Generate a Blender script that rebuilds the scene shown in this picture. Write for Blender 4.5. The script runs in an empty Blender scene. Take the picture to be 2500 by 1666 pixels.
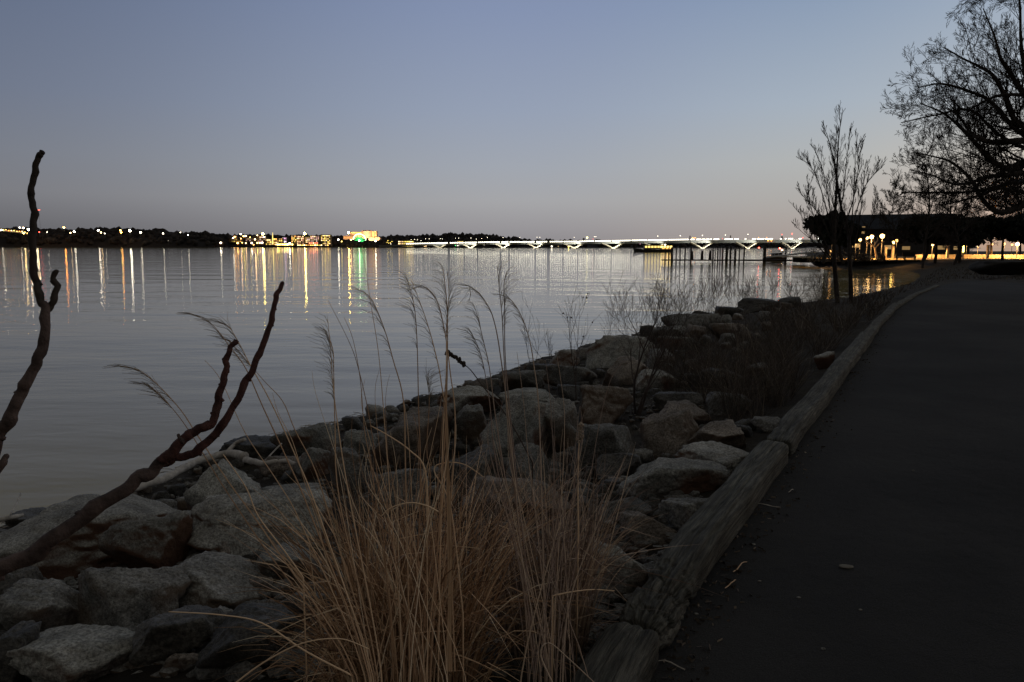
import bpy, math, random
import numpy as np
from mathutils import Vector, Matrix, noise

R = math.radians
random.seed(7)
rng = np.random.default_rng(11)
S = bpy.context.scene
COL = S.collection

# ------------------------------------------------------------------ camera
F, CX, CY, CH = 1805.0, 1250.0, 833.0, 2.9
PITCH = math.atan((833 - 602.7) / F)
ROLL = R(0.1)
fwd = Vector((0, math.cos(PITCH), -math.sin(PITCH)))
r0 = Vector((1, 0, 0)); u0 = Vector((0, math.sin(PITCH), math.cos(PITCH)))
RT = r0 * math.cos(ROLL) + u0 * math.sin(ROLL)
UP = u0 * math.cos(ROLL) - r0 * math.sin(ROLL)
CAM = Vector((0, 0, CH))

def ray(px, py):
    return fwd + RT * ((px - CX) / F) + UP * ((CY - py) / F)

def P(px, py, d):            # point at forward depth d
    return CAM + ray(px, py) * d

def PY(px, py, Y):           # point at world distance Y
    v = ray(px, py)
    return CAM + v * (Y / v.y)

def PZ(px, py, z):           # point on level z
    v = ray(px, py)
    return CAM + v * ((z - CH) / v.z)

cam = bpy.data.cameras.new('camera')
cam.sensor_width = 36; cam.lens = 36 * F / 2500
cam.clip_start = 0.05; cam.clip_end = 20000
co = bpy.data.objects.new('camera', cam); COL.objects.link(co)
m = Matrix((RT, UP, -fwd)).transposed().to_4x4(); m.translation = CAM
co.matrix_world = m
S.camera = co

# ------------------------------------------------------------------ mesh builder
class MB:
    def __init__(s): s.v = []; s.f = []; s.t = []; s.uv = None
    def add(s, vs, fs, tint=0.5):
        o = len(s.v); s.v.extend([tuple(p) for p in vs])
        s.f.extend([tuple(i + o for i in q) for q in fs])
        s.t.extend([tint] * len(vs))
    def box(s, c, d, rz=0.0, tint=0.5):
        ca, sa = math.cos(rz), math.sin(rz); vs = []
        for z in (-.5, .5):
            for x, y in ((-.5, -.5), (.5, -.5), (.5, .5), (-.5, .5)):
                X, Y = x * d[0], y * d[1]
                vs.append((c[0] + X * ca - Y * sa, c[1] + X * sa + Y * ca, c[2] + z * d[2]))
        s.add(vs, [(3, 2, 1, 0), (4, 5, 6, 7), (0, 1, 5, 4), (1, 2, 6, 5), (2, 3, 7, 6), (3, 0, 4, 7)], tint)
    def tube(s, pts, rad, n=6, tint=0.5, cap=True):
        pts = [Vector(p) for p in pts]
        if not isinstance(rad, (list, tuple)): rad = [rad] * len(pts)
        o = len(s.v); k = len(pts)
        T = pts[-1] - pts[0]
        ref = Vector((0, 0, 1)) if abs(T.normalized().z) < .9 else Vector((1, 0, 0))
        for i, p in enumerate(pts):
            d = (pts[min(i + 1, k - 1)] - pts[max(i - 1, 0)])
            if d.length < 1e-9: d = T
            d.normalize(); a = d.cross(ref)
            if a.length < 1e-5: a = d.cross(Vector((0, 1, 0)))
            a.normalize(); b = d.cross(a)
            for j in range(n):
                w = 2 * math.pi * j / n
                q = p + (a * math.cos(w) + b * math.sin(w)) * rad[i]
                s.v.append((q.x, q.y, q.z)); s.t.append(tint)
        for i in range(k - 1):
            for j in range(n):
                j2 = (j + 1) % n
                s.f.append((o + i * n + j, o + i * n + j2, o + (i + 1) * n + j2, o + (i + 1) * n + j))
        if cap and n > 2:
            s.f.append(tuple(o + j for j in reversed(range(n))))
            s.f.append(tuple(o + (k - 1) * n + j for j in range(n)))
    def ribbon(s, pts, w, side, tint=0.5):
        o = len(s.v); k = len(pts)
        for i, p in enumerate(pts):
            ww = w[i] / 2
            a = Vector(p) - side * ww; b = Vector(p) + side * ww
            s.v.append((a.x, a.y, a.z)); s.v.append((b.x, b.y, b.z)); s.t += [tint, tint]
        for i in range(k - 1):
            s.f.append((o + 2 * i, o + 2 * i + 1, o + 2 * i + 3, o + 2 * i + 2))
    def quad(s, c, u, v, tint=0.5):
        s.add([c - u - v, c + u - v, c + u + v, c - u + v], [(0, 1, 2, 3)], tint)
    def ball(s, c, r, sub=1, sc=(1, 1, 1), jit=0.0, tint=0.5):
        vs, fs = ICO[sub]
        o = []
        for v in vs:
            k = r * (1 + (random.uniform(-jit, jit) if jit else 0))
            o.append((c[0] + v[0] * k * sc[0], c[1] + v[1] * k * sc[1], c[2] + v[2] * k * sc[2]))
        s.add(o, fs, tint)
    def build(s, name, mat, parent=None, smooth=False, tint=True):
        me = bpy.data.meshes.new(name)
        me.from_pydata(s.v, [], s.f)
        if tint and s.t:
            at = me.attributes.new('tint', 'FLOAT', 'POINT')
            at.data.foreach_set('value', np.array(s.t, dtype=np.float32))
        if smooth: me.polygons.foreach_set('use_smooth', [True] * len(me.polygons))
        me.materials.append(mat); me.update()
        o = bpy.data.objects.new(name, me); COL.objects.link(o)
        if parent is not None:
            o.parent = parent
            o.matrix_parent_inverse = parent.matrix_basis.inverted()
        return o

def ico(sub):
    import bmesh
    bm = bmesh.new(); bmesh.ops.create_icosphere(bm, subdivisions=sub, radius=1)
    vs = [tuple(v.co) for v in bm.verts]; fs = [tuple(v.index for v in f.verts) for f in bm.faces]
    bm.free(); return vs, fs
ICO = {i: ico(i) for i in (1, 2, 3, 4, 5)}

def tag(o, label=None, cat=None, group=None, kind=None):
    if label: o['label'] = label
    if cat: o['category'] = cat
    if group: o['group'] = group
    if kind: o['kind'] = kind
    return o

def empty(name, loc, label, cat, group=None):
    o = bpy.data.objects.new(name, None); COL.objects.link(o); o.location = loc
    o.empty_display_size = .2
    return tag(o, label, cat, group)

# ------------------------------------------------------------------ materials
def new_mat(name):
    mt = bpy.data.materials.new(name); mt.use_nodes = True
    nt = mt.node_tree; nt.nodes.clear()
    out = nt.nodes.new('ShaderNodeOutputMaterial')
    return mt, nt, out

def principled(nt, out, rough=.8, spec=.3):
    b = nt.nodes.new('ShaderNodeBsdfPrincipled'); b.inputs['Roughness'].default_value = rough
    b.inputs['Specular IOR Level'].default_value = spec
    nt.links.new(b.outputs[0], out.inputs[0]); return b

def ramp(nt, stops, fac=None):
    r = nt.nodes.new('ShaderNodeValToRGB'); e = r.color_ramp.elements
    while len(e) > 1: e.remove(e[-1])
    e[0].position = stops[0][0]; e[0].color = (*stops[0][1], 1)
    for p, c in stops[1:]:
        x = e.new(p); x.color = (*c, 1)
    if fac is not None: nt.links.new(fac, r.inputs[0])
    return r

def noise_tex(nt, scale, detail=4, rough=.55, vec=None, dist=0):
    n = nt.nodes.new('ShaderNodeTexNoise'); n.inputs['Scale'].default_value = scale
    n.inputs['Detail'].default_value = detail; n.inputs['Roughness'].default_value = rough
    n.inputs['Distortion'].default_value = dist
    if vec is not None: nt.links.new(vec, n.inputs['Vector'])
    return n

def coord(nt, which='Object', scale=None):
    t = nt.nodes.new('ShaderNodeTexCoord'); o = t.outputs[which]
    if scale:
        mp = nt.nodes.new('ShaderNodeMapping'); mp.inputs['Scale'].default_value = scale
        nt.links.new(o, mp.inputs[0]); o = mp.outputs[0]
    return o

def bump(nt, b, height, dist, strength=1.0, prev=None):
    n = nt.nodes.new('ShaderNodeBump'); n.inputs['Distance'].default_value = dist
    n.inputs['Strength'].default_value = strength
    nt.links.new(height, n.inputs['Height'])
    if prev is not None: nt.links.new(prev, n.inputs['Normal'])
    if b is not None: nt.links.new(n.outputs[0], b.inputs['Normal'])
    return n.outputs[0]

def simple(name, c, rough=.8, spec=.3, var=.25, scale=3.0, bd=0.0, bscale=20):
    mt, nt, out = new_mat(name); b = principled(nt, out, rough, spec)
    v = coord(nt)
    n = noise_tex(nt, scale, 5, .6, v)
    lo = tuple(x * (1 - var) for x in c); hi = tuple(x * (1 + var) for x in c)
    r = ramp(nt, [(.3, lo), (.7, hi)], n.outputs[0])
    nt.links.new(r.outputs[0], b.inputs['Base Color'])
    if bd:
        n2 = noise_tex(nt, bscale, 4, .6, v); bump(nt, b, n2.outputs[0], bd)
    return mt

def tinted(name, stops, rough=.75, spec=.25, trans=0):
    mt, nt, out = new_mat(name); b = principled(nt, out, rough, spec)
    a = nt.nodes.new('ShaderNodeAttribute'); a.attribute_name = 'tint'
    r = ramp(nt, stops, a.outputs['Fac'])
    nt.links.new(r.outputs[0], b.inputs['Base Color'])
    return mt

_em = {}
def emis(c, s):
    k = (tuple(c), s)
    if k in _em: return _em[k]
    mt, nt, out = new_mat('lit_lamp')
    e = nt.nodes.new('ShaderNodeEmission'); e.inputs[0].default_value = (*c, 1); e.inputs[1].default_value = s
    nt.links.new(e.outputs[0], out.inputs[0]); _em[k] = mt
    return mt

def rock_mat(name, cols, rust=None, wet=False, rust_amt=.5):
    mt, nt, out = new_mat(name); b = principled(nt, out, .6 if wet else .85, .35 if wet else .25)
    v = coord(nt)
    oi = nt.nodes.new('ShaderNodeObjectInfo')
    add = nt.nodes.new('ShaderNodeVectorMath'); add.operation = 'ADD'
    sc = nt.nodes.new('ShaderNodeVectorMath'); sc.operation = 'SCALE'
    cmb = nt.nodes.new('ShaderNodeCombineXYZ')
    for i in range(3): nt.links.new(oi.outputs['Random'], cmb.inputs[i])
    nt.links.new(cmb.outputs[0], sc.inputs[0]); sc.inputs['Scale'].default_value = 37
    nt.links.new(v, add.inputs[0]); nt.links.new(sc.outputs[0], add.inputs[1]); v = add.outputs[0]
    n = noise_tex(nt, 3.2, 7, .68, v, .4)
    r = ramp(nt, [(.28, cols[0]), (.46, cols[1]), (.6, cols[2]), (.75, cols[3])], n.outputs[0])
    # mineral speckle
    sp = noise_tex(nt, 60, 3, .7, v)
    mr = nt.nodes.new('ShaderNodeMapRange'); mr.inputs[1].default_value = .35; mr.inputs[2].default_value = .7
    mr.inputs[3].default_value = .45; mr.inputs[4].default_value = 1.6
    nt.links.new(sp.outputs[0], mr.inputs[0])
    vm = nt.nodes.new('ShaderNodeVectorMath'); vm.operation = 'SCALE'
    nt.links.new(r.outputs[0], vm.inputs[0]); nt.links.new(mr.outputs[0], vm.inputs['Scale'])
    # object-to-object value
    mv = nt.nodes.new('ShaderNodeMapRange'); mv.inputs[3].default_value = .72; mv.inputs[4].default_value = 1.25
    nt.links.new(oi.outputs['Random'], mv.inputs[0])
    vm2 = nt.nodes.new('ShaderNodeVectorMath'); vm2.operation = 'SCALE'
    nt.links.new(vm.outputs[0], vm2.inputs[0]); nt.links.new(mv.outputs[0], vm2.inputs['Scale'])
    colr = vm2.outputs[0]
    if rust:
        n3 = noise_tex(nt, 1.6, 4, .6, v)
        rr = ramp(nt, [(.5 - .25 * rust_amt, (0, 0, 0)), (.62 - .2 * rust_amt, (1, 1, 1))], n3.outputs[0])
        mx = nt.nodes.new('ShaderNodeMix'); mx.data_type = 'RGBA'
        ge = nt.nodes.new('ShaderNodeNewGeometry'); sz = nt.nodes.new('ShaderNodeSeparateXYZ'); nt.links.new(ge.outputs['Normal'], sz.inputs[0])
        mz = nt.nodes.new('ShaderNodeMapRange'); mz.inputs[1].default_value = .25; mz.inputs[2].default_value = .6; mz.inputs[3].default_value = 1; mz.inputs[4].default_value = .12
        nt.links.new(sz.outputs[2], mz.inputs[0]); mm = nt.nodes.new('ShaderNodeMath'); mm.operation = 'MULTIPLY'
        nt.links.new(rr.outputs[0], mm.inputs[0]); nt.links.new(mz.outputs[0], mm.inputs[1])
        nt.links.new(mm.outputs[0], mx.inputs[0]); nt.links.new(colr, mx.inputs[6]); mx.inputs[7].default_value = (*rust, 1)
        colr = mx.outputs[2]
    nt.links.new(colr, b.inputs['Base Color'])
    n5 = noise_tex(nt, 9, 8, .7, v); h1 = bump(nt, None, n5.outputs[0], .05, 1)
    vo = nt.nodes.new('ShaderNodeTexVoronoi'); vo.inputs['Scale'].default_value = 11; vo.feature = 'DISTANCE_TO_EDGE'
    nd = noise_tex(nt, 5, 3, .6, v)
    va = nt.nodes.new('ShaderNodeVectorMath'); va.operation = 'MULTIPLY_ADD'
    nt.links.new(nd.outputs['Color'], va.inputs[0]); va.inputs[1].default_value = (.35, .35, .35); nt.links.new(v, va.inputs[2])
    nt.links.new(va.outputs[0], vo.inputs['Vector'])
    cl = nt.nodes.new('ShaderNodeMath'); cl.operation = 'MINIMUM'; cl.inputs[1].default_value = .06
    nt.links.new(vo.outputs['Distance'], cl.inputs[0])
    h2 = bump(nt, None, cl.outputs[0], .12, .35, h1)
    bump(nt, b, sp.outputs[0], .006, .8, h2)
    return mt

GREY = [(.06, .056, .048), (.18, .168, .145), (.27, .253, .22), (.46, .435, .38)]
PALE = [(.10, .094, .08), (.25, .236, .20), (.36, .34, .29), (.56, .53, .46)]
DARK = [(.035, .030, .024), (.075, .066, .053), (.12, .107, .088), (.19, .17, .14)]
WARM = [(.10, .08, .065), (.18, .15, .12), (.27, .225, .18), (.40, .345, .28)]
M = {
 'grey': rock_mat('grey_stone', GREY, (.13, .09, .06), rust_amt=.15),
 'pale': rock_mat('pale_stone', PALE, (.12, .06, .035), rust_amt=.25),
 'rust': rock_mat('rusty_stone', PALE, (.10, .05, .028), rust_amt=.95),
 'warm': rock_mat('warm_stone', WARM, (.11, .07, .045), rust_amt=.3),
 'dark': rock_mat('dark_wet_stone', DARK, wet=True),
 'bark': simple('dark_bark', (.045, .035, .028), .9, .2, .4, 8, .004, 60),
 'twig': simple('thin_twig_bark', (.075, .055, .045), .9, .2, .3, 8),
 'bark_red': simple('red_brown_bark', (.08, .034, .027), .8, .25, .6, 30, .006, 70),
 'bark_grey': simple('brown_grey_bark', (.085, .058, .048), .85, .25, .6, 22, .006, 70),
 'driftwood': simple('bleached_driftwood', (.42, .37, .31), .85, .2, .35, 14, .004, 70),
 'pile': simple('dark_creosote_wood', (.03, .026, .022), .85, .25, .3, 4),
 'concrete': simple('pale_concrete', (.55, .54, .5), .85, .2, .1, .1),
 'girder': simple('painted_girder', (.30, .34, .40), .7, .3, .1, .1),
 'metal': simple('dark_metal', (.05, .05, .05), .5, .5, .2, 3),
 'roof': simple('dark_slate_roof', (.028, .030, .035), .95, .1, .3, 1.5),
 'wall': simple('dark_brick_wall', (.05, .045, .042), .95, .1, .2, 1),
 'citywall': simple('city_facade', (.10, .07, .055), .9, .2, .2, .05),
 'wood_woods': tinted('winter_woodland', [(0, (.016, .013, .012)), (1, (.05, .04, .034))], .95, .1),
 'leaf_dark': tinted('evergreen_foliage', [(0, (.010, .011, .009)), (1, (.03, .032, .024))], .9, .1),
 'grass_tan': tinted('tan_grass', [(0, (.10, .055, .034)), (.4, (.42, .25, .14)), (.7, (.78, .53, .32)), (1, (.95, .80, .57))], .7, .3),
 'grass_mauve': tinted('mauve_grass', [(0, (.12, .08, .062)), (.45, (.33, .235, .18)), (.8, (.60, .44, .30)), (1, (.82, .64, .45))], .7, .3),
 'plume': tinted('seed_plume', [(0, (.16, .12, .085)), (1, (.40, .32, .23))], .8, .2),
 'brush': tinted('dead_brush', [(0, (.045, .034, .026)), (.6, (.125, .095, .070)), (1, (.36, .29, .21))], .85, .2),
 'lawn': simple('park_lawn', (.20, .15, .075), .95, .1, .35, 2),
 'boat_hull': simple('dark_boat_hull', (.02, .02, .022), .5, .5, .2, 1),
 'white': simple('white_paint', (.7, .7, .68), .5, .4, .05, 1),
 'wall_stone': simple('seat_wall_stone', (.45, .38, .27), .85, .2, .15, 3),
}

def ground_mat():
    mt, nt, out = new_mat('soil_and_grit'); b = principled(nt, out, .95, .15)
    v = coord(nt); n = noise_tex(nt, 1.3, 8, .65, v)
    r = ramp(nt, [(.3, (.018, .014, .010)), (.5, (.04, .032, .023)), (.68, (.07, .058, .04))], n.outputs[0])
    nt.links.new(r.outputs[0], b.inputs['Base Color'])
    n2 = noise_tex(nt, 22, 6, .7, v); bump(nt, b, n2.outputs[0], .05)
    return mt
def asphalt_mat():
    mt, nt, out = new_mat('worn_asphalt'); b = principled(nt, out, .93, .15)
    v = coord(nt); n = noise_tex(nt, .45, 6, .6, v)
    n2 = noise_tex(nt, 140, 3, .7, v); n3 = noise_tex(nt, 7, 5, .7, v)
    r = ramp(nt, [(.36, (.013, .012, .011)), (.5, (.022, .0205, .019)), (.64, (.034, .031, .028))], n.outputs[0])
    g = ramp(nt, [(.35, (.6, .6, .6)), (.6, (1, 1, 1)), (.72, (1.5, 1.5, 1.45)), (.8, (2.6, 2.5, 2.4))], n2.outputs[0])
    mx = nt.nodes.new('ShaderNodeMix'); mx.data_type = 'RGBA'; mx.blend_type = 'MULTIPLY'; mx.inputs[0].default_value = 1
    nt.links.new(r.outputs[0], mx.inputs[6]); nt.links.new(g.outputs[0], mx.inputs[7])
    nt.links.new(mx.outputs[2], b.inputs['Base Color'])
    h = bump(nt, None, n3.outputs[0], .02, .5); bump(nt, b, n2.outputs[0], .004, 1, h)
    return mt
def timber_mat():
    mt, nt, out = new_mat('weathered_timber'); b = principled(nt, out, .9, .2)
    v = coord(nt, 'UV', (1.2, 14, 1)); n = noise_tex(nt, 3.0, 8, .7, v, .5)
    r = ramp(nt, [(.30, (.015, .013, .010)), (.45, (.075, .070, .058)), (.6, (.15, .14, .115)), (.76, (.29, .27, .22))], n.outputs[0])
    v2 = coord(nt); n2 = noise_tex(nt, 2.2, 4, .6, v2)
    g = ramp(nt, [(.35, (.55, .52, .48)), (.65, (1.1, 1.1, 1.08))], n2.outputs[0])
    mx = nt.nodes.new('ShaderNodeMix'); mx.data_type = 'RGBA'; mx.blend_type = 'MULTIPLY'; mx.inputs[0].default_value = 1
    nt.links.new(r.outputs[0], mx.inputs[6]); nt.links.new(g.outputs[0], mx.inputs[7])
    nt.links.new(mx.outputs[2], b.inputs['Base Color'])
    h = bump(nt, None, n.outputs[0], .02, 1)
    n3 = noise_tex(nt, 1.4, 5, .7, coord(nt, 'UV', (2.5, 26, 1))); bump(nt, b, n3.outputs[0], .012, .9, h)
    return mt
def water_mat():
    mt, nt, out = new_mat('river_water'); b = principled(nt, out, .04, .5)
    b.inputs['IOR'].default_value = 1.40; b.inputs['Specular Tint'].default_value = (1, .955, .89, 1)
    b.inputs['Base Color'].default_value = (.34, .26, .10, 1)
    v = coord(nt)
    mp = nt.nodes.new('ShaderNodeMapping'); mp.inputs['Scale'].default_value = (.38, 1.0, 1); mp.inputs['Rotation'].default_value = (0, 0, R(8))
    nt.links.new(v, mp.inputs[0]); v = mp.outputs[0]
    n1 = noise_tex(nt, 1.7, 3, .5, v); n2 = noise_tex(nt, .28, 3, .5, v); n3 = noise_tex(nt, 7, 2, .5, v)
    big = noise_tex(nt, .035, 3, .5, v)
    st = nt.nodes.new('ShaderNodeMapRange'); st.inputs[1].default_value = .35; st.inputs[2].default_value = .65
    st.inputs[3].default_value = .35; st.inputs[4].default_value = 1.0
    nt.links.new(big.outputs[0], st.inputs[0])
    n0 = noise_tex(nt, .11, 2, .5, v); h = bump(nt, None, n0.outputs[0], .11); h = bump(nt, None, n2.outputs[0], WV[0], 1, h)
    hb = nt.nodes.new('ShaderNodeBump'); hb.inputs['Distance'].default_value = WV[1]
    nt.links.new(st.outputs[0], hb.inputs['Strength']); nt.links.new(n1.outputs[0], hb.inputs['Height']); nt.links.new(h, hb.inputs['Normal'])
    bump(nt, b, n3.outputs[0], WV[2], 1, hb.outputs[0])
    return mt
WV = (.075, .024, .004)
M['ground'] = ground_mat(); M['asphalt'] = asphalt_mat(); M['timber'] = timber_mat(); M['water'] = water_mat()

# ------------------------------------------------------------------ world and sun
W = bpy.data.worlds.new('World'); S.world = W; W.use_nodes = True
nt = W.node_tree; nt.nodes.clear()
wo = nt.nodes.new('ShaderNodeOutputWorld'); bg = nt.nodes.new('ShaderNodeBackground')
nt.links.new(bg.outputs[0], wo.inputs[0])
def srgb(h):
    c = [int(h[i:i + 2], 16) / 255 for i in (0, 2, 4)]
    return tuple(x / 12.92 if x <= .04045 else ((x + .055) / 1.055) ** 2.4 for x in c)
g = coord(nt, 'Generated')
nrm = nt.nodes.new('ShaderNodeVectorMath'); nrm.operation = 'NORMALIZE'; nt.links.new(g, nrm.inputs[0])
sp = nt.nodes.new('ShaderNodeSeparateXYZ'); nt.links.new(nrm.outputs[0], sp.inputs[0])
def mth(op, a, b=None):
    n = nt.nodes.new('ShaderNodeMath'); n.operation = op
    for i, x in enumerate((a, b)):
        if x is None: continue
        if isinstance(x, (int, float)): n.inputs[i].default_value = x
        else: nt.links.new(x, n.inputs[i])
    return n.outputs[0]
azi = mth('ARCTAN2', sp.outputs[0], sp.outputs[1])      # 0 ahead, + to the right
el = mth('ARCSINE', sp.outputs[2])
elf = mth('DIVIDE', el, math.pi / 2)                    # 0..1
def col(stops):
    return ramp(nt, [(a / 90, srgb(h)) for a, h in stops], elf).outputs[0]
left = col([(0, '5b5c60'), (1.3, '66676c'), (3.4, '787a81'), (6, '767b87'), (10, '6c7589'), (17, '5e6a83'), (35, '5a6270'), (60, '696967'), (90, '706f6b')])
mid = col([(0, '8b888b'), (1.3, '98969a'), (3.4, 'a5a6aa'), (6, 'a0a6b1'), (10, '95a0b5'), (17, '8492b1'), (35, '6f7a8c'), (60, '6d6e6f'), (90, '706f6b')])
rgt = col([(0, 'a89c94'), (1.3, 'aba29d'), (3.4, 'adaba9'), (6, 'b0b3b4'), (10, 'a4b0be'), (17, '899bb5'), (35, '767f8d'), (60, '71716f'), (90, '706f6b')])
wst = col([(0, 'c9a080'), (1.3, 'd0ab90'), (3.4, 'd6bfac'), (6, 'cdc4b8'), (10, 'b6bcc0'), (17, '9fafc2'), (35, '83878c'), (60, '72716f'), (90, '706f6b')])
back = col([(0, '42413f'), (6, '4c4b4a'), (17, '545352'), (60, '6a6966'), (90, '706f6b')])
def mixc(a, b, lo, hi, f=None):
    mr = nt.nodes.new('ShaderNodeMapRange'); mr.inputs[1].default_value = R(lo); mr.inputs[2].default_value = R(hi)
    mr.interpolation_type = 'SMOOTHSTEP'
    nt.links.new(azi, mr.inputs[0])
    mx = nt.nodes.new('ShaderNodeMix'); mx.data_type = 'RGBA'
    nt.links.new(mr.outputs[0], mx.inputs[0]); nt.links.new(a, mx.inputs[6]); nt.links.new(b, mx.inputs[7])
    return mx.outputs[2]
c = mixc(left, mid, -40, 2); c = mixc(c, rgt, 0, 24); c = mixc(c, wst, 20, 42)
c = mixc(c, back, 95, 150); c = mixc(back, c, -150, -60)
sky = nt.nodes.new('ShaderNodeTexSky'); sky.sky_type = 'NISHITA'; sky.sun_disc = False
sky.sun_elevation = R(1); sky.sun_rotation = R(70); sky.air_density = 1; sky.dust_density = 2
sk = nt.nodes.new('ShaderNodeVectorMath'); sk.operation = 'SCALE'; sk.inputs['Scale'].default_value = .015
nt.links.new(sky.outputs[0], sk.inputs[0])
ad = nt.nodes.new('ShaderNodeVectorMath'); ad.operation = 'ADD'
nt.links.new(c, ad.inputs[0]); nt.links.new(sk.outputs[0], ad.inputs[1])
nt.links.new(ad.outputs[0], bg.inputs[0]); bg.inputs[1].default_value = .97
sl = bpy.data.lights.new('sun', 'SUN'); sl.energy = .05; sl.angle = R(20); sl.color = (1, .8, .65)
so = bpy.data.objects.new('sun', sl); COL.objects.link(so)
so.rotation_euler = Vector((-math.sin(R(70)), -math.cos(R(70)), -.12)).to_track_quat('-Z', 'Y').to_euler()

S.view_settings.view_transform = 'Standard'; S.view_settings.look = 'None'
S.view_settings.exposure = 0; S.view_settings.gamma = 1
S.cycles.max_bounces = 6; S.cycles.diffuse_bounces = 3; S.cycles.glossy_bounces = 3
S.cycles.sample_clamp_indirect = 3; S.cycles.use_denoising = True
S.cycles.caustics_reflective = False; S.cycles.caustics_refractive = False

# ------------------------------------------------------------------ shoreline and terrain
def xy(p): return (p.x, p.y)
shore_px = [(0, 1290), (110, 1262), (200, 1245), (330, 1195), (430, 1150), (560, 1112), (700, 1062), (800, 1036), (880, 1016), (1050, 968),
            (1150, 940), (1250, 900), (1330, 870), (1420, 845), (1520, 820), (1620, 797), (1700, 782), (1800, 762), (1900, 747),
            (1990, 738), (2060, 730), (2120, 716), (2190, 702), (2230, 686), (2245, 670), (2210, 661), (2100, 659), (2010, 656), (1985, 648), (1975, 638), (1968, 630)]
SH = [(-16, -30), (-10, 2)] + [xy(PZ(x, y, 0)) for x, y in shore_px] + [(130, 330), (400, 420), (600, 420), (600, -30)]
log_px = [(1440, 1700), (1480, 1640), (1600, 1420), (1700, 1345), (1815, 1200), (1905, 1078), (1978, 995), (2050, 896), (2100, 848),
          (2126, 804), (2167, 756), (2208, 726), (2269, 702), (2303, 690)]
log_px = [(1455, 1700), (1500, 1620), (1612, 1440), (1700, 1315), (1808, 1190), (1900, 1078), (1975, 990), (2048, 897), (2082, 858), (2118, 812), (2152, 772), (2190, 738), (2235, 713), (2290, 692)]
LG = [PZ(x, y, 1.42) for x, y in log_px]
LGxy = [(LG[0].x - .55, LG[0].y - 1.0), (LG[0].x - 1.8, -3.5)][::-1] + [xy(p) for p in LG]
far_px = [(2350, 686), (2410, 685), (2470, 690), (2560, 700), (2700, 718)]
PATH = LGxy + [xy(PZ(x, y, 1.3)) for x, y in far_px] + [(60, 20), (60, -20), (LG[0].x - 1.8, -20)]

def seg_dist(P2, poly, closed=False):
    P2 = np.asarray(P2, float); best = np.full(len(P2), 1e9)
    pts = list(poly) + ([poly[0]] if closed else [])
    for a, b in zip(pts[:-1], pts[1:]):
        a = np.array(a[:2], float); b = np.array(b[:2], float); ab = b - a
        t = np.clip(((P2 - a) @ ab) / max(ab @ ab, 1e-9), 0, 1)
        d = np.hypot(*(P2 - (a + t[:, None] * ab)).T); best = np.minimum(best, d)
    return best
def inside(P2, poly):
    P2 = np.asarray(P2, float); x, y = P2[:, 0], P2[:, 1]; r = np.zeros(len(P2), bool)
    for (x1, y1), (x2, y2) in zip(poly, poly[1:] + poly[:1]):
        c = ((y1 > y) != (y2 > y)) & (x < (x2 - x1) * (y - y1) / ((y2 - y1) + 1e-12) + x1)
        r ^= c
    return r
LGline = LGxy + [xy(PZ(2350, 686, 1.3))]
def height(P2):
    P2 = np.asarray(P2, float)
    s = seg_dist(P2, SH); ins = inside(P2, SH); s2 = seg_dist(P2, LGline); ip = inside(P2, PATH)
    t = s / (s + s2 + 1e-6)
    z = np.maximum(1.18 * np.clip(t * 1.02, 0, 1), np.minimum(1.18, s * .15))
    z = np.where(ins, z, -np.minimum(3, s * .25))
    z = np.where(ip, 1.27, z)
    return z
GX, GY = np.arange(-17, 60, .1), np.arange(-3, 90, .1)
_gx, _gy = np.meshgrid(GX, GY)
HG = height(np.stack([_gx.ravel(), _gy.ravel()], 1)).reshape(_gx.shape)
def fast(X, Y):
    X = np.asarray(X, float); Y = np.asarray(Y, float)
    ok = (X > GX[0]) & (X < GX[-2]) & (Y > GY[0]) & (Y < GY[-2])
    i = np.clip(((X - GX[0]) / .1).round().astype(int), 0, len(GX) - 1); j = np.clip(((Y - GY[0]) / .1).round().astype(int), 0, len(GY) - 1)
    h = HG[j, i]
    if not ok.all():
        h = h.copy(); nk = ~ok
        h[nk] = height(np.stack([X[nk], Y[nk]], 1))
    return h
def hgt(x, y):
    if GX[0] < x < GX[-2] and GY[0] < y < GY[-2]: return float(HG[int(round((y - GY[0]) / .1)), int(round((x - GX[0]) / .1))])
    return float(height([(x, y)])[0])
TT = np.concatenate([np.linspace(1.2, 30, 900), np.linspace(30.1, 85, 400)]); TT2 = np.concatenate([np.linspace(1.2, 30, 100), np.linspace(30.1, 200, 900)])
def hit(px, py, Ymax=200):
    v = ray(px, py); t = TT if py > 655 else TT2
    X = t * v.x; Yy = t * v.y; Z = CH + t * v.z
    h = np.maximum(fast(X, Yy), -.15)
    k = np.nonzero(Z <= h)[0]
    i = k[0] if len(k) else len(t) - 1
    return Vector((X[i], Yy[i], h[i]))

def grid_mesh(name, xs, ys, mat, amp, kind='structure'):
    X, Y = np.meshgrid(xs, ys); pts = np.stack([X.ravel(), Y.ravel()], 1)
    z = height(pts); ip = inside(pts, PATH)
    nz = np.array([noise.fractal(Vector((a * .9, b * .9, 3)), .8, 2, 4) for a, b in pts]) * amp
    z = z + np.where(ip, 0, nz)
    v = [(a, b, c) for (a, b), c in zip(pts, z)]; n = len(xs)
    f = [(j * n + i, j * n + i + 1, (j + 1) * n + i + 1, (j + 1) * n + i) for j in range(len(ys) - 1) for i in range(n - 1)]
    me = bpy.data.meshes.new(name); me.from_pydata(v, [], f); me.materials.append(mat)
    me.polygons.foreach_set('use_smooth', [True] * len(f)); me.update()
    o = bpy.data.objects.new(name, me); COL.objects.link(o); tag(o, kind=kind); return o
xs = np.concatenate([np.linspace(-16, -10, 5)[:-1], np.linspace(-10, 24, 171), np.linspace(25, 140, 50), np.linspace(160, 590, 14)])
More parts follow.
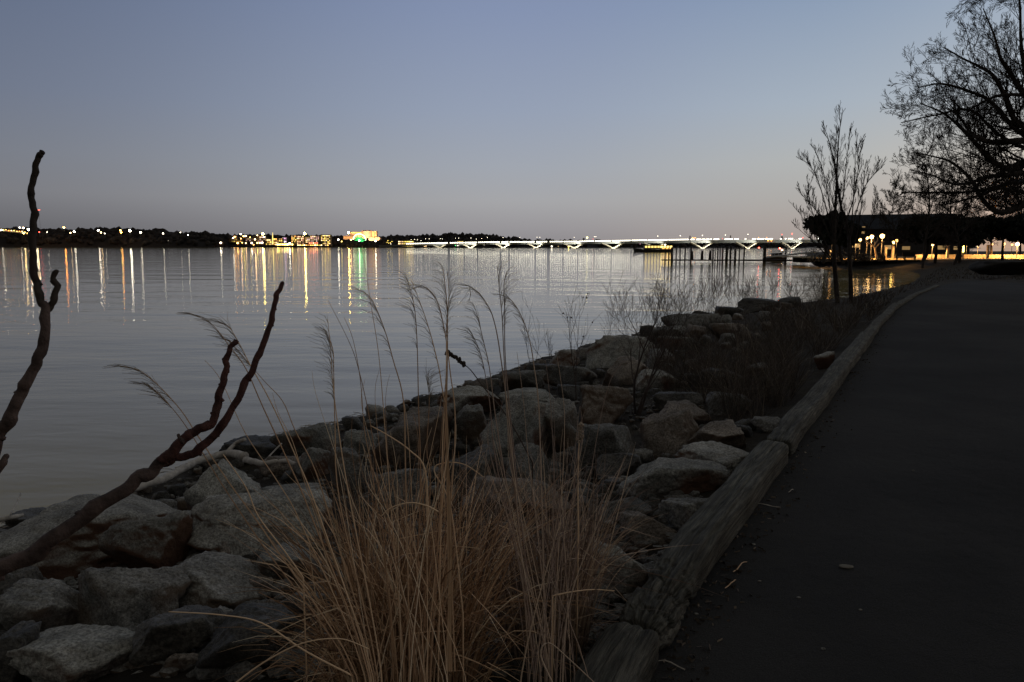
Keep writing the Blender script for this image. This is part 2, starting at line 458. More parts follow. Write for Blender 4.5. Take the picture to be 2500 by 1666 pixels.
ys = np.concatenate([np.linspace(-25, -1, 8)[:-1], np.linspace(-1, 40, 190), np.linspace(41, 160, 80), np.linspace(170, 415, 20)])
grid_mesh('ground', xs, ys, M['ground'], .06)
# riverbed far below, river surface to the horizon
mb = MB(); mb.add([(-9000, -200, 0), (9000, -200, 0), (9000, 15000, 0), (-9000, 15000, 0)], [(0, 1, 2, 3)])
tag(mb.build('river_water', M['water']), kind='structure')
# path sheet
import bmesh
bm = bmesh.new(); vs = [bm.verts.new((x, y, 1.3)) for x, y in PATH]; bm.faces.new(vs)
bmesh.ops.triangulate(bm, faces=bm.faces[:]); bmesh.ops.recalc_face_normals(bm, faces=bm.faces[:])
for f in bm.faces:
    if f.normal.z < 0: f.normal_flip()
me = bpy.data.meshes.new('path'); bm.to_mesh(me); bm.free(); me.materials.append(M['asphalt'])
o = bpy.data.objects.new('path', me); COL.objects.link(o); tag(o, kind='structure')

# ------------------------------------------------------------------ rocks
def rock_mesh(seed, dims, sub=4, flat=.0, sharp=60, name='boulder'):
    rs = np.random.default_rng(seed)
    V = np.array(ICO[sub][0]); Fs = ICO[sub][1]
    n = rs.normal(size=(rs.integers(9, 14), 3)); n /= np.linalg.norm(n, axis=1)[:, None]
    d = rs.uniform(.5, 1.0, len(n))
    top = np.array([[rs.normal() * .12, rs.normal() * .12, 1.0]]); top /= np.linalg.norm(top)
    n = np.vstack([n, top, [[0, 0, -1]]]); d = np.append(d, [.62 - flat * .2, .7])
    dot = np.clip(V @ n.T, 0, None) / d
    r = (np.sum(dot ** sharp, axis=1) + 1e-9) ** (-1 / sharp)
    r = np.clip(r, .3, 1.35)
    P3 = V * r[:, None]
    off = Vector((seed * 3.17 % 50, seed * 1.7 % 50, 0))
    disp = np.array([noise.fractal(Vector(p) * 2.3 + off, .75, 2.1, 5) for p in P3])
    rid = np.array([abs(noise.noise(Vector(p) * 4.1 + off)) for p in P3])
    hf = np.array([noise.fractal(Vector(p) * 7 + off, .8, 2.1, 3) for p in P3]) if sub > 3 else 0
    P3 = P3 * (1 + .085 * disp - .07 * rid + .03 * hf)[:, None]
    mx = np.abs(P3).max(axis=0); mn = P3.min(axis=0); mxx = P3.max(axis=0)
    P3 = (P3 - (mn + mxx) / 2) / (mxx - mn) * np.array(dims)
    me = bpy.data.meshes.new(name); me.from_pydata(P3.tolist(), [], Fs)
    me.polygons.foreach_set('use_smooth', [True] * len(Fs))
    return me

placed = []
def rock(x0, x1, y0, y1, mat, label, seed=None, tilt=(0, 0), rz=None, dy=.75, lift=0, group='riprap boulders along the bank', flat=0, name='boulder', sharp=60):
    """x0..x1, y0..y1: silhouette box in the photograph"""
    cx = (x0 + x1) / 2; seed = seed or int(x0 * 7 + y0 * 13)
    c = hit(cx, min(y1 - .12 * (y1 - y0), 1660 if y1 < 1700 else y1))
    dep = c.y / max(ray(cx, y1).y, .5)
    w = (x1 - x0) * dep / F; h = (y1 - y0) * dep / F
    if name == 'boulder': w *= 1.14; h *= 1.1
    if name == 'boulder' and x0 < 700 and y1 > 1445: w *= 1.16; h *= 1.12
    D = w * dy
    ang = math.atan2(CH - c.z, c.y)
    z = (h - .55 * D * math.sin(ang)) / math.cos(ang)
    z = max(z, .3 * w, .08) * 1.25
    w /= (1 + .12)
    if rz is None: rz = random.Random(seed).uniform(-.35, .35)
    big = (x1 - x0) > 60
    me = rock_mesh(seed, (w * 1.12, D, z), 5 if (x1 - x0) > 90 else (4 if big else 3), flat, sharp, name)
    me.materials.append(M[mat])
    o = bpy.data.objects.new(name, me); COL.objects.link(o)
    o.location = (c.x * (1 + D * .4 / max(c.y, 1)), c.y + D * .4, hgt(c.x, c.y + D * .4) + z * .30 + lift)
    o.rotation_euler = (tilt[0], tilt[1], rz)
    tag(o, label, 'boulder' if big else 'rock', group)
    placed.append((cx, (y0 + y1) / 2, (x1 - x0) / 2, (y1 - y0) / 2))
    return o

ROCKS = [
 (-30, 400, 1262, 1440, 'rust', 'largest pale boulder at the left, sloping up to a peak with a rusty right side', 1.0),
 (270, 450, 1280, 1420, 'rust', 'rusty brown sloping rock face right of the largest pale boulder', .6),
 (462, 642, 1155, 1300, 'pale', 'rounded grey boulder under the bleached driftwood limb', .8),
 (470, 800, 1225, 1375, 'rust', 'long flat-topped slab with a broken brown face left of the tan grass', .7),
 (395, 600, 1270, 1350, 'pale', 'thin cracked slab wedged in front of the rounded grey boulder', .6),
 (625, 782, 1352, 1440, 'pale', 'lumpy light grey rock half hidden by the left edge of the tan grass', .8),
 (668, 808, 1458, 1560, 'grey', 'flat-topped grey rock low beside the tan grass base', .8),
 (85, 350, 1588, 1700, 'pale', 'smooth pale boulder cut by the bottom left edge of the view', .7),
 (42, 215, 1472, 1608, 'grey', 'round olive grey boulder above the bottom left boulder', .8),
 (205, 430, 1430, 1590, 'grey', 'broad knobbly grey boulder in the middle of the lower left rocks', .8),
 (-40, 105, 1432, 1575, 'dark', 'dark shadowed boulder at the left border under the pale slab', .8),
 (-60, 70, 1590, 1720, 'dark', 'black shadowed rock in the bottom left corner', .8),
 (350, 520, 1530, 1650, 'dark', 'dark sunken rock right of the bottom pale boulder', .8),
 (520, 690, 1560, 1690, 'dark', 'dark low rock under the pale stems at bottom centre left', .8),
 (420, 640, 1400, 1500, 'grey', 'low weathered grey rock below the brown-faced slab', .7),
 (560, 700, 1078, 1138, 'dark', 'flat dark wet rock at the water edge behind the red branches', .6),
 (146, 206, 1240, 1278, 'dark', 'small black wet rock standing alone in the shallows', .8),
 (30, 140, 1262, 1300, 'dark', 'low dark wet rock at the water line by the left border', .7),
 (684, 830, 1043, 1135, 'pale', 'pale pitted boulder at the water edge left of the tall grass stems', .8),
 (722, 822, 1100, 1180, 'pale', 'light grey block in front of the pitted boulder', .8),
 (640, 720, 1120, 1170, 'warm', 'tan rock left of the light grey block', .8),
 (640, 792, 1195, 1260, 'grey', 'rounded grey rock behind the brown-faced slab by the grass', .8),
 (846, 912, 1060, 1118, 'pale', 'small pale pointed rock among the tall grass stems', .8),
 (842, 900, 1022, 1072, 'dark', 'black rock at the water line behind the tall grass stems', .8),
 (908, 940, 1003, 1028, 'dark', 'small black rock at the water line, second from the grass stems', .8),
 (918, 1108, 1022, 1150, 'warm', 'large rounded tan boulder seen through the tall grass', .8),
 (1076, 1220, 952, 1024, 'pale', 'pale flat boulder with a crack along its top near the water', .7),
 (1040, 1082, 968, 1000, 'dark', 'dark wet rock left of the cracked flat boulder', .8),
 (1102, 1200, 1008, 1112, 'grey', 'dark-sided round boulder between the tan and the biggest central boulder', .8),
 (1176, 1330, 990, 1160, 'pale', 'biggest central boulder, tall and pale, behind the right grass clump', .9),
 (1300, 1420, 1000, 1130, 'grey', 'grey boulder leaning on the biggest central boulder from the right', .8),
 (1374, 1428, 1044, 1118, 'grey', 'smooth narrow upright rock right of the cattail head', .8),
 (1400, 1545, 1050, 1170, 'grey', 'slanting grey boulder running down toward the dry stalk', .8),
 (1406, 1540, 952, 1050, 'warm', 'pyramid shaped tan boulder in the middle of the bank', .8),
 (1232, 1380, 965, 1010, 'pale', 'long low slab behind the biggest central boulder', .6),
 (1150, 1204, 930, 962, 'warm', 'small pointed rock at the water line under the dark seed spike', .8),
 (1220, 1326, 908, 966, 'grey', 'rugged grey rock by the water left of the dark gap', .8),
 (1288, 1356, 892, 930, 'dark', 'low dark rock at the water line left of the pointed pale rock', .8),
 (1343, 1410, 860, 902, 'pale', 'pointed pale rock standing up against the water', .8),
 (1408, 1448, 852, 882, 'grey', 'small dark-topped rock against the water right of the pointed pale one', .8),
 (1330, 1450, 895, 960, 'grey', 'blocky grey boulder below the pointed pale rock', .8),
 (1436, 1592, 828, 910, 'pale', 'broad pale boulder against the water left of the branching bush', .8),
 (1480, 1600, 880, 950, 'warm', 'tan boulder below the broad pale one', .8),
 (1555, 1658, 910, 960, 'pale', 'pale ledge of rock crossed by the dark bush stem', .7),
 (1592, 1700, 800, 850, 'grey', 'long low grey rock under the branching bush', .7),
 (1606, 1684, 824, 868, 'pale', 'light flat rock right of the branching bush stem', .7),
 (1668, 1735, 800, 848, 'warm', 'tan block upper centre of the bank', .8),
 (1570, 1660, 860, 910, 'grey', 'grey block directly below the light flat rock', .8),
 (1626, 1758, 774, 818, 'grey', 'wide flat rock forming the upper skyline of the bank', .6),
 (1754, 1786, 772, 800, 'grey', 'small round rock on top of the bank skyline', .8),
 (1736, 1826, 794, 840, 'warm', 'low tan rock near the dead brush', .7),
 (1758, 1798, 818, 846, 'pale', 'small pale rock in front of the dead brush', .8),
 (1800, 1902, 736, 766, 'dark', 'dark long rock on the far skyline of the bank', .6),
 (1904, 1960, 728, 756, 'dark', 'dark rock on the far skyline nearest the young tree', .7),
 (1750, 1810, 752, 780, 'dark', 'dark rock left of the long skyline rock', .7),
 (1690, 1756, 762, 790, 'dark', 'dark rounded rock left of the small round skyline rock', .7),
 (1980, 2038, 866, 908, 'pale', 'pale pointed stone lying against the far part of the timber edging', .5),
 (1822, 1880, 892, 924, 'grey', 'small grey stone showing through the brush', .7),
 (1570, 1696, 1016, 1128, 'warm', 'rough tan boulder right of the dry stalk, left of the pyramid rock', .85),
 (1684, 1812, 1038, 1115, 'warm', 'small pyramid shaped boulder behind the overhanging slab', .8),
 (1660, 1846, 1100, 1172, 'pale', 'overhanging slab with a pale rim touching the timber', .7),
 (1518, 1772, 1155, 1232, 'pale', 'long pale boulder lying across the bank beside the timber', .6),
 (1590, 1735, 994, 1050, 'warm', 'low tan boulder behind the rough tan one', .7),
 (1440, 1578, 1225, 1300, 'grey', 'grey rock right of the mauve grass clump', .8),
 (1518, 1642, 1268, 1345, 'warm', 'angular reddish rock overlapping the grey rock by the mauve grass', .8),
 (1620, 1745, 1232, 1315, 'grey', 'grey wedge of rock tucked against the timber', .8),
 (1445, 1600, 1355, 1465, 'pale', 'long pale stone lying parallel to the timber near the grass', .5),
 (1432, 1462, 1245, 1320, 'grey', 'narrow grey rock edge beside the mauve grass', .8),
 (1840, 1908, 1026, 1062, 'grey', 'small dark stone against the timber joint', .8),
 (1690, 1790, 905, 960, 'dark', 'dark boulder under the dead brush', .8),
 (1730, 1830, 960, 1020, 'dark', 'shadowed boulder low in the dead brush', .8),
 (1600, 1700, 960, 1010, 'dark', 'dark boulder between the pale ledge and the rough tan one', .8),
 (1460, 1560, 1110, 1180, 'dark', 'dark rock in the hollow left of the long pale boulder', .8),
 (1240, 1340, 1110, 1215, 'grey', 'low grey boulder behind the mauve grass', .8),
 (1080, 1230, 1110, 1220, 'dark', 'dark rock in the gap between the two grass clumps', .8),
 (920, 1060, 1150, 1260, 'grey', 'grey rock behind the middle of the tan grass', .8),
 (800, 920, 1110, 1210, 'grey', 'grey boulder behind the left part of the tan grass', .8),
 (1120, 1400, 1200, 1290, 'warm', 'wide tan slab half buried behind the grass clumps', .6),
]
for i, (x0, x1, y0, y1, mt_, lb, dy) in enumerate(ROCKS):
    rock(x0, x1, y0, y1, mt_, lb, seed=100 + i * 17, dy=dy)

# smaller stones wedged between, by zone
ZONES = [
 ('small grey stone wedged between the boulders of the lower left bank', [(0, 1420), (640, 1250), (700, 1660), (0, 1660)], 26, (34, 80)),
 ('small stone along the left water edge in front of the big pale boulders', [(0, 1300), (430, 1165), (700, 1075), (720, 1190), (400, 1260), (0, 1350)], 30, (24, 60)),
 ('small stone between the boulders behind the two grass clumps', [(700, 1150), (900, 1020), (1400, 960), (1430, 1250), (1100, 1240)], 46, (24, 62)),
 ('small stone along the middle water edge behind the grass stems', [(840, 1032), (1050, 975), (1240, 915), (1330, 880), (1340, 900), (1100, 980), (860, 1060)], 24, (16, 36)),
 ('small stone in the hollows between the grass and the timber', [(1430, 1060), (1840, 1050), (1640, 1330), (1440, 1350)], 34, (22, 56)),
 ('small stone in the upper part of the bank under the bare bushes', [(1340, 900), (1620, 800), (1950, 742), (1900, 800), (1700, 950), (1420, 1000)], 44, (14, 42)),
]
for lb, poly, n, (a, b) in ZONES:
    rr = random.Random(hash(len(lb)) + n); k = 0; tries = 0
    bx = [p[0] for p in poly]; by = [p[1] for p in poly]
    while k < n and tries < 4000:
        tries += 1
        x = rr.uniform(min(bx), max(bx)); y = rr.uniform(min(by), max(by))
        if not inside([(x, y)], poly)[0]: continue
        w = rr.uniform(a, b)
        if any(abs(x - cx) < hx * .75 + w * .3 and abs(y + w * .2 - cy) < hy * .7 + w * .2 for cx, cy, hx, hy in placed): continue
        rock(x - w / 2, x + w / 2, y - w * .6, y + w * .1, rr.choice(['grey', 'dark', 'warm', 'dark', 'dark', 'grey']), lb, seed=rr.randrange(9999),
             group=lb.replace('small stone', 'small stones').replace('small grey stone', 'small grey stones'), name='small_stone')
        k += 1

# rubble filling the gaps
rr = random.Random(91); mb = MB(); k = 0
RB = [(0, 1310), (430, 1165), (880, 1030), (1250, 920), (1500, 850), (1640, 810), (1640, 940), (1830, 1060), (1480, 1600), (1300, 1660), (0, 1660)]
while k < 3800:
    x = rr.uniform(0, 1850); y = rr.uniform(800, 1660)
    if not inside([(x, y)], RB)[0]: continue
    c = hit(x, y); r_ = rr.uniform(.012, .045) * (1 if rr.random() < .85 else 1.6)
    mb.ball((c.x, c.y, c.z + r_ * .3), r_, 1, (1.2, rr.uniform(.7, 1), rr.uniform(.5, .85)), .25); k += 1
tag(mb.build('rubble', M['grey']), kind='stuff')

# floating twigs and reeds washed up along the water line
rr = random.Random(17); mb = MB()
for _ in range(420):
    t = rr.uniform(0, len(shore_px) - 14.01); i = int(t); x = shore_px[i][0] + (shore_px[i + 1][0] - shore_px[i][0]) * (t - i); y = shore_px[i][1] + (shore_px[i + 1][1] - shore_px[i][1]) * (t - i)
    c = hit(x, y + abs(rr.gauss(0, 9))); a = rr.gauss(.5, .6); L_ = rr.uniform(.04, .25)
    u = Vector((math.cos(a), math.sin(a), rr.gauss(0, .1))) * L_; c.z = max(c.z, 0) + rr.uniform(.01, .08)
    mb.tube([c - u * .5, c + Vector((rr.gauss(0, .02), rr.gauss(0, .02), .01)), c + u * .5], [.004, .005, .003], 4, rr.random())
tag(mb.build('washed_up_twigs', M['driftwood']), kind='stuff')

# ------------------------------------------------------------------ timber edging
def timber(i0, i1, label, decay, seed, w=.30, h=.24, ext=(0, 0)):
    pts = LG[:]; pl = []
    # resample the line
    L = [0]
    for a, b in zip(pts[:-1], pts[1:]): L.append(L[-1] + (b - a).length)
    def at(s):
        s = min(max(s, 0), L[-1] - 1e-4)
        for i in range(len(L) - 1):
            if s <= L[i + 1]:
                return pts[i].lerp(pts[i + 1], (s - L[i]) / (L[i + 1] - L[i]))
        return pts[-1]
    s0, s1 = i0 * L[-1], i1 * L[-1]
    n = max(30, int((s1 - s0) / (.009 if seed == 3 else .03))); n = min(n, 460 if seed == 3 else 220); m_ = 72 if seed == 3 else 44
    c0 = at((s0 + s1) / 2); vs = []; uv = []
    off = Vector((seed * 5.3, 0, seed))
    for i in range(n + 1):
        s = s0 + (s1 - s0) * i / n
        p = at(s); q = at(s + .15) - at(s - .15); q.z = 0; q.normalize()
        sd = Vector((q.y, -q.x, 0))
        e = min(i, n - i) / n * (s1 - s0)                # distance from an end
        endk = 1 - .12 * max(0, 1 - e / .08) ** 2
        dc = decay(s / L[-1])
        chop = 1.0 if seed in (3, 31) else .4
        for j in range(m_):
            a = 2 * math.pi * j / m_
            ca, sa = math.cos(a), math.sin(a); k = (abs(ca) ** 4.5 + abs(sa) ** 4.5) ** (-1 / 4.5)
            x, z = ca * k * w / 2, sa * k * h / 2
            g = noise.fractal(Vector((s * .45, x * 22, z * 22)) + off, .8, 2.1, 4) * .009
            g2 = noise.fractal(Vector((s * 3.2, x * 26, z * 20)) + off, .7, 2, 5)
            g -= dc * max(0, .1 + g2) * .035 + max(0, .12 - abs(noise.noise(Vector((s * .35, x * 26, z * 8)) + off))) * .09
            cl = noise.cell(Vector((s * 26 + noise.noise(Vector((s * 9, x * 30, 5))) * .9, x * 62 + 3, z * 30)) + off)
            g -= min(1, dc) * chop * (.5 + .5 * cl) * .022 * (1 if noise.noise(Vector((s * 5, x * 12, 7))) > -.12 else .15)
            x *= endk * (1 + g / (w / 2)); z *= endk * (1 + g / (h / 2))
            wob = noise.noise(Vector((s * .5, 0, seed))) * .03
            vs.append((p.x + sd.x * (x + wob) - c0.x, p.y + sd.y * (x + wob) - c0.y, 1.30 + h / 2 - .01 + z + noise.noise(Vector((s * .8, 4, seed))) * .02 - 1.3))
            uv.append((s, j / m_ * 1.1))
    fs = []
    for i in range(n):
        for j in range(m_):
            j2 = (j + 1) % m_; fs.append((i * m_ + j, i * m_ + j2, (i + 1) * m_ + j2, (i + 1) * m_ + j))
    fs.append(tuple(range(m_))[::-1]); fs.append(tuple(n * m_ + j for j in range(m_)))
    me = bpy.data.meshes.new('timber_log'); me.from_pydata(vs, [], fs)
    uvl = me.uv_layers.new(name='UVMap')
    for poly in me.polygons:
        idx = [me.loops[l].vertex_index for l in poly.loop_indices]
        wrap = max(v % m_ for v in idx) == m_ - 1 and min(v % m_ for v in idx) == 0
        for l, v in zip(poly.loop_indices, idx):
            u_, v_ = uv[v]
            if wrap and v % m_ == 0 and len(idx) == 4: v_ = 1.1
            uvl.data[l].uv = (u_, v_)
    me.polygons.foreach_set('use_smooth', [True] * len(me.polygons)); me.materials.append(M['timber'])
    o = bpy.data.objects.new('timber_log', me); COL.objects.link(o); o.location = (c0.x, c0.y, 1.3)
    tag(o, label, 'timber', 'timbers edging the path'); return o
TM = []
def frac_of(k):
    L = [0]
    for a, b in zip(LG[:-1], LG[1:]): L.append(L[-1] + (b - a).length)
    return L[k] / L[-1]
j1, j2, j3 = frac_of(5) - .002, frac_of(9), frac_of(11)
gap = .0012
j0 = frac_of(1) * .55 + frac_of(2) * .45
timber(0, j0 - gap * .4, 'nearest edging timber, cut by the bottom of the view', lambda s: max(0, 1 - (j0 - s) / .006) * .35, 31, .215, .165)
tmb = timber(j0 + gap * .4, j1 - gap, 'long weathered edging timber with a rotten splintered patch at its near end', lambda s: max(0, 1 - max(0, s - j0 - .012) / .010) * 1.0, 3, .215, .17)
timber(j1 + gap, j2 - gap, 'second weathered edging timber, beginning at the split joint', lambda s: .0 + max(0, 1 - abs(s - j1 - .01) / .02) * 1.0, 9, .21, .16)
timber(j2 + gap, j3 - gap, 'third edging timber, worn and half covered by brush', lambda s: .25, 14, .19, .12)
timber(j3 + gap, .999, 'farthest edging timber, at the bend of the path', lambda s: .25, 19, .17, .08)

# ------------------------------------------------------------------ helper curves
def smooth(pts, n=4):
    pts = [Vector(p) for p in pts]; out = []
    for i in range(len(pts) - 1):
        p0 = pts[max(i - 1, 0)]; p1 = pts[i]; p2 = pts[i + 1]; p3 = pts[min(i + 2, len(pts) - 1)]
        for k in range(n):
            t = k / n
            out.append(.5 * ((2 * p1) + (p2 - p0) * t + (2 * p0 - 5 * p1 + 4 * p2 - p3) * t * t + (3 * p1 - p0 - 3 * p2 + p3) * t ** 3))
    out.append(pts[-1]); return out

# ------------------------------------------------------------------ sumac shrub in front, left
def sumac_limb(pix, d0, d1, w0, w1, mat, parent, seed, nm='branch'):
    n = len(pix); pts = [P(x, y, d0 + (d1 - d0) * i / (n - 1)) for i, (x, y) in enumerate(pix)]
    pts = smooth(pts, 6); k = len(pts); rr = random.Random(seed)
    rad = []
    for i in range(k):
        t = i / (k - 1); r = .66 * (w0 + (w1 - w0) * t) / 2 * ((d0 + d1) / 2) / F
        r *= 1 + .14 * noise.noise(Vector((i * .22, seed, 0))) + (.16 if i % 9 == 4 else .06 if i % 9 in (3, 5) else 0)
        rad.append(r)
    pts = [p + Vector((noise.noise(Vector((i * .3, seed, 1))), noise.noise(Vector((i * .3, seed, 2))), noise.noise(Vector((i * .3, seed, 3))))) * rad[i] * .6 for i, p in enumerate(pts)]
    rad[-1] *= .55
    mb = MB(); mb.tube(pts, rad, 12)
    for i in range(3, k - 1, 5):                      # leaf scars and buds
        if rr.random() < .8:
            a = rr.uniform(0, 6.28); dv = (RT * math.cos(a) + UP * math.sin(a))
            mb.ball(pts[i] + dv * rad[i] * .95, rad[i] * rr.uniform(.32, .55), 2, jit=.25)
    return mb.build(nm, M[mat], parent, smooth=True)
base = hit(-330, 1500)
sh = empty('sumac_shrub', base, 'bare sumac shrub with thick red brown forked branches leaning in from the left border', 'shrub')
sumac_limb([(-330, 1640), (-200, 1520), (-90, 1440), (0, 1393), (122, 1322), (220, 1250), (313, 1190), (370, 1148), (410, 1118)], 1.45, 1.62, 74, 44, 'bark_grey', sh, 1, 'main_limb')
sumac_limb([(395, 1128), (425, 1098), (455, 1066), (488, 1047), (516, 1036), (528, 1000), (538, 955), (550, 915), (553, 880), (562, 852), (577, 830)], 1.6, 1.66, 40, 17, 'bark_red', sh, 2)
sumac_limb([(395, 1130), (435, 1118), (475, 1104), (520, 1066), (560, 1012), (592, 950), (618, 898), (640, 848), (660, 790), (670, 745), (680, 712), (692, 688)], 1.62, 1.72, 34, 16, 'bark_red', sh, 3)
sumac_limb([(450, 1080), (441, 1072), (434, 1060)], 1.6, 1.6, 14, 11, 'bark_grey', sh, 4, 'twig_stub')
sumac_limb([(-230, 1540), (-140, 1330), (-60, 1180), (0, 1064), (31, 1003), (58, 945), (88, 890), (104, 845), (112, 785), (104, 738)], 1.3, 1.36, 52, 30, 'bark_grey', sh, 5)
sumac_limb([(104, 745), (92, 705), (84, 668), (80, 622), (79, 570), (84, 530), (79, 495), (76, 462), (84, 427), (92, 390), (98, 378), (104, 373)], 1.36, 1.4, 27, 19, 'bark', sh, 6)
sumac_limb([(108, 770), (118, 757), (130, 733), (139, 700), (130, 682), (135, 661)], 1.36, 1.38, 25, 19, 'bark', sh, 7)
sumac_limb([(-200, 1480), (-90, 1270), (0, 1142), (16, 1112)], 1.3, 1.32, 34, 22, 'bark_grey', sh, 8)

# ------------------------------------------------------------------ driftwood
def driftwood(pix, w0, w1, label, lift=.12, mat='driftwood', forks=()):
    pts = []
    for x, y in pix:
        p = hit(x, y + 14); pts.append(p + Vector((0, 0, lift)))
    d = pts[len(pts) // 2].y
    o = empty('driftwood_branch', pts[0], label, 'driftwood', 'bleached driftwood on the rocks')
    q = smooth(pts, 6); k = len(q)
    mb = MB(); mb.tube([p + Vector((0, 0, noise.noise(p * 6) * .02)) for p in q], [((w0 + (w1 - w0) * i / k) * d / F / 2) * (1 + .3 * noise.noise(Vector((i * .5, 2, 2)))) for i in range(k)], 9)
    mb.build('limb', M[mat], o, smooth=True)
    for fk in forks:
        pp = [hit(x, y + 14) + Vector((0, 0, lift + .03 + .05 * i)) for i, (x, y) in enumerate(fk)]
        mb = MB(); mb.tube(smooth(pp, 4), [w1 * .5 * d / F / 2] * (len(pp) * 4 - 3), 6); mb.build('side_twig', M[mat], o, smooth=True)
driftwood([(95, 1310), (190, 1270), (250, 1258), (330, 1225), (400, 1200), (470, 1160), (520, 1142), (560, 1132), (600, 1142)], 14, 24, 'long bleached driftwood limb lying across the rocks at the water edge', .2, forks=[[(560, 1132), (580, 1120), (600, 1124)]])
driftwood([(600, 1142), (640, 1150), (690, 1148), (725, 1152)], 18, 9, 'short pale driftwood piece beside the flat dark wet rock', .16, forks=[[(650, 1150), (670, 1138), (690, 1128)]])
driftwood([(-40, 1360), (20, 1352), (63, 1338)], 16, 9, 'white forked driftwood twig at the left border', .35, forks=[[(35, 1350), (52, 1330), (62, 1315)]])
driftwood([(170, 1325), (215, 1312), (255, 1302)], 8, 6, 'small pale driftwood stick on the largest boulder', .3)

# ------------------------------------------------------------------ grasses
def perp(d, rr):
    a = Vector((rr.gauss(0, 1), rr.gauss(0, 1), rr.gauss(0, .3))); s = d.cross(a)
    return s.normalized() if s.length > 1e-6 else Vector((1, 0, 0))

def blade(mb, b, lean, L, w, rr, droop=.5, segs=7, tint=None):
    """curved leaf blade from b, growing along lean and bending over"""
    d = Vector(lean).normalized(); hd = Vector((d.x, d.y, 0))
    if hd.length < .03: hd = Vector((rr.gauss(0, 1), rr.gauss(0, 1), 0))
    hd.normalize(); pts = [Vector(b)]; p = Vector(b)
    kink = rr.randrange(2, segs) if rr.random() < .36 else -1
    tw = Vector((rr.gauss(0, 1), rr.gauss(0, 1), 0)) * .11
    for i in range(segs):
        p = p + d * (L / segs); pts.append(p.copy())
        d = (d + hd * droop * .16 * (i + 1) / segs - Vector((0, 0, 1)) * droop * .2 * (i + 1) / segs + tw * .6).normalized()
        if i == kink: d = (d + Vector((rr.gauss(0, .6), rr.gauss(0, .6), -rr.uniform(.3, 1.3)))).normalized()
    side = perp(d, rr)
    ws = [w * (1 - (i / (segs + .3)) ** 2.2) for i in range(segs + 1)]
    mb.ribbon(pts, ws, side, rr.random() if tint is None else tint)
    return pts

def clump_blades(n, centre, rad, hmin, hmax, fan, seed, wmin=.003, wmax=.0065, droop=(.1, 1.3), bias=(0, 0)):
    rr = random.Random(seed); mb = MB()
    for _ in range(n):
        a = rr.uniform(0, 6.283); q = rad * math.sqrt(rr.random())
        bx, by = centre[0] + math.cos(a) * q, centre[1] + math.sin(a) * q * .8
        bz = hgt(bx, by) - .02
        ln = Vector((math.cos(a) * q / rad * fan + rr.gauss(0, .07) + bias[0], math.sin(a) * q / rad * fan + rr.gauss(0, .07) + bias[1], 1))
        L = rr.uniform(hmin, hmax) * (1.0 if rr.random() < .8 else .6)
        blade(mb, (bx, by, bz), ln, L, rr.uniform(wmin, wmax), rr, rr.uniform(*droop), tint=min(1, max(0, rr.gauss(.45, .25))))
    return mb

def stem_with_plume(parent, pix, d, w, plume, seed, mat, pmat='plume', tint=.6, side=-1, hairs=34, hl=.11):
    rr = random.Random(seed); n = len(pix)
    pix = [(pix[0][0], pix[0][1] + 260)] + list(pix); n += 1
    pts = smooth([P(x, y, d) for i, (x, y) in enumerate(pix)], 5)
    k = len(pts)
    mb = MB(); mb.tube(pts, [w * (1 - .75 * i / (k - 1)) for i in range(k)], 4, tint)
    st = mb.build('flower_stem', M[mat], parent)
    if plume:
        L = sum((a - b).length for a, b in zip(pts[1:], pts[:-1]))
        pm = MB(); acc = 0
        for i in range(k - 1, 0, -1):
            a, b = pts[i], pts[i - 1]; seg = (a - b).length
            m_ = max(1, int(hairs * seg / plume))
            for _ in range(m_):
                t = rr.random(); p = b.lerp(a, t); dirn = (a - b).normalized()
                env = math.sin(min(1, (acc + seg * (1 - t)) / plume) * math.pi * .92 + .12)
                ln = hl * (.35 + .65 * max(0, env)) * rr.uniform(.5, 1.15)
                o = RT * rr.gauss(side * .25, .14) + Vector((0, rr.gauss(0, .2), 0))
                d1 = (dirn + o * 1.1).normalized(); q1 = p + d1 * ln * .5
                d2 = (dirn * .55 + o * 1.9 - Vector((0, 0, .25))).normalized(); q2 = q1 + d2 * ln * .5
                pm.tube([p, q1, q2], [.0006, .0006, .0004], 3, rr.random(), cap=False)
            acc += seg
            if acc > plume: break
        pm.build('seed_plume', M[pmat], st)
    return st

gA = PZ(985, 1760, 1.05); gA = Vector((gA.x, gA.y + .12, hgt(gA.x, gA.y)))
gB = PZ(1335, 1640, 1.1); gB = Vector((gB.x, gB.y + .12, hgt(gB.x, gB.y)))
ca = empty('grass_clump', gA, 'large clump of tan dry grass with tall feathery seed plumes in the centre foreground', 'grass clump')
cb = empty('grass_clump', gB, 'smaller mauve brown grass clump right of the tan one, beside the timber', 'grass clump')
b1 = clump_blades(1500, gA, .26, .5, 1.10, .13, 1, .0045, .0095, bias=(0, .05)).build('leaf_blades', M['grass_tan'], ca); b1['kind'] = 'stuff'
b1b = clump_blades(560, gA, .30, .3, .7, .45, 5, .004, .008, droop=(.8, 2.4)).build('fallen_blades', M['grass_tan'], ca); b1b['kind'] = 'stuff'
b2 = clump_blades(760, gB, .18, .5, 1.0, .15, 2, .004, .0075, droop=(.05, .7), bias=(.0, .03)).build('leaf_blades', M['grass_mauve'], cb); b2['kind'] = 'stuff'
b2b = clump_blades(120, gB, .2, .25, .6, .45, 6, droop=(.8, 2.4)).build('fallen_blades', M['grass_mauve'], cb); b2b['kind'] = 'stuff'

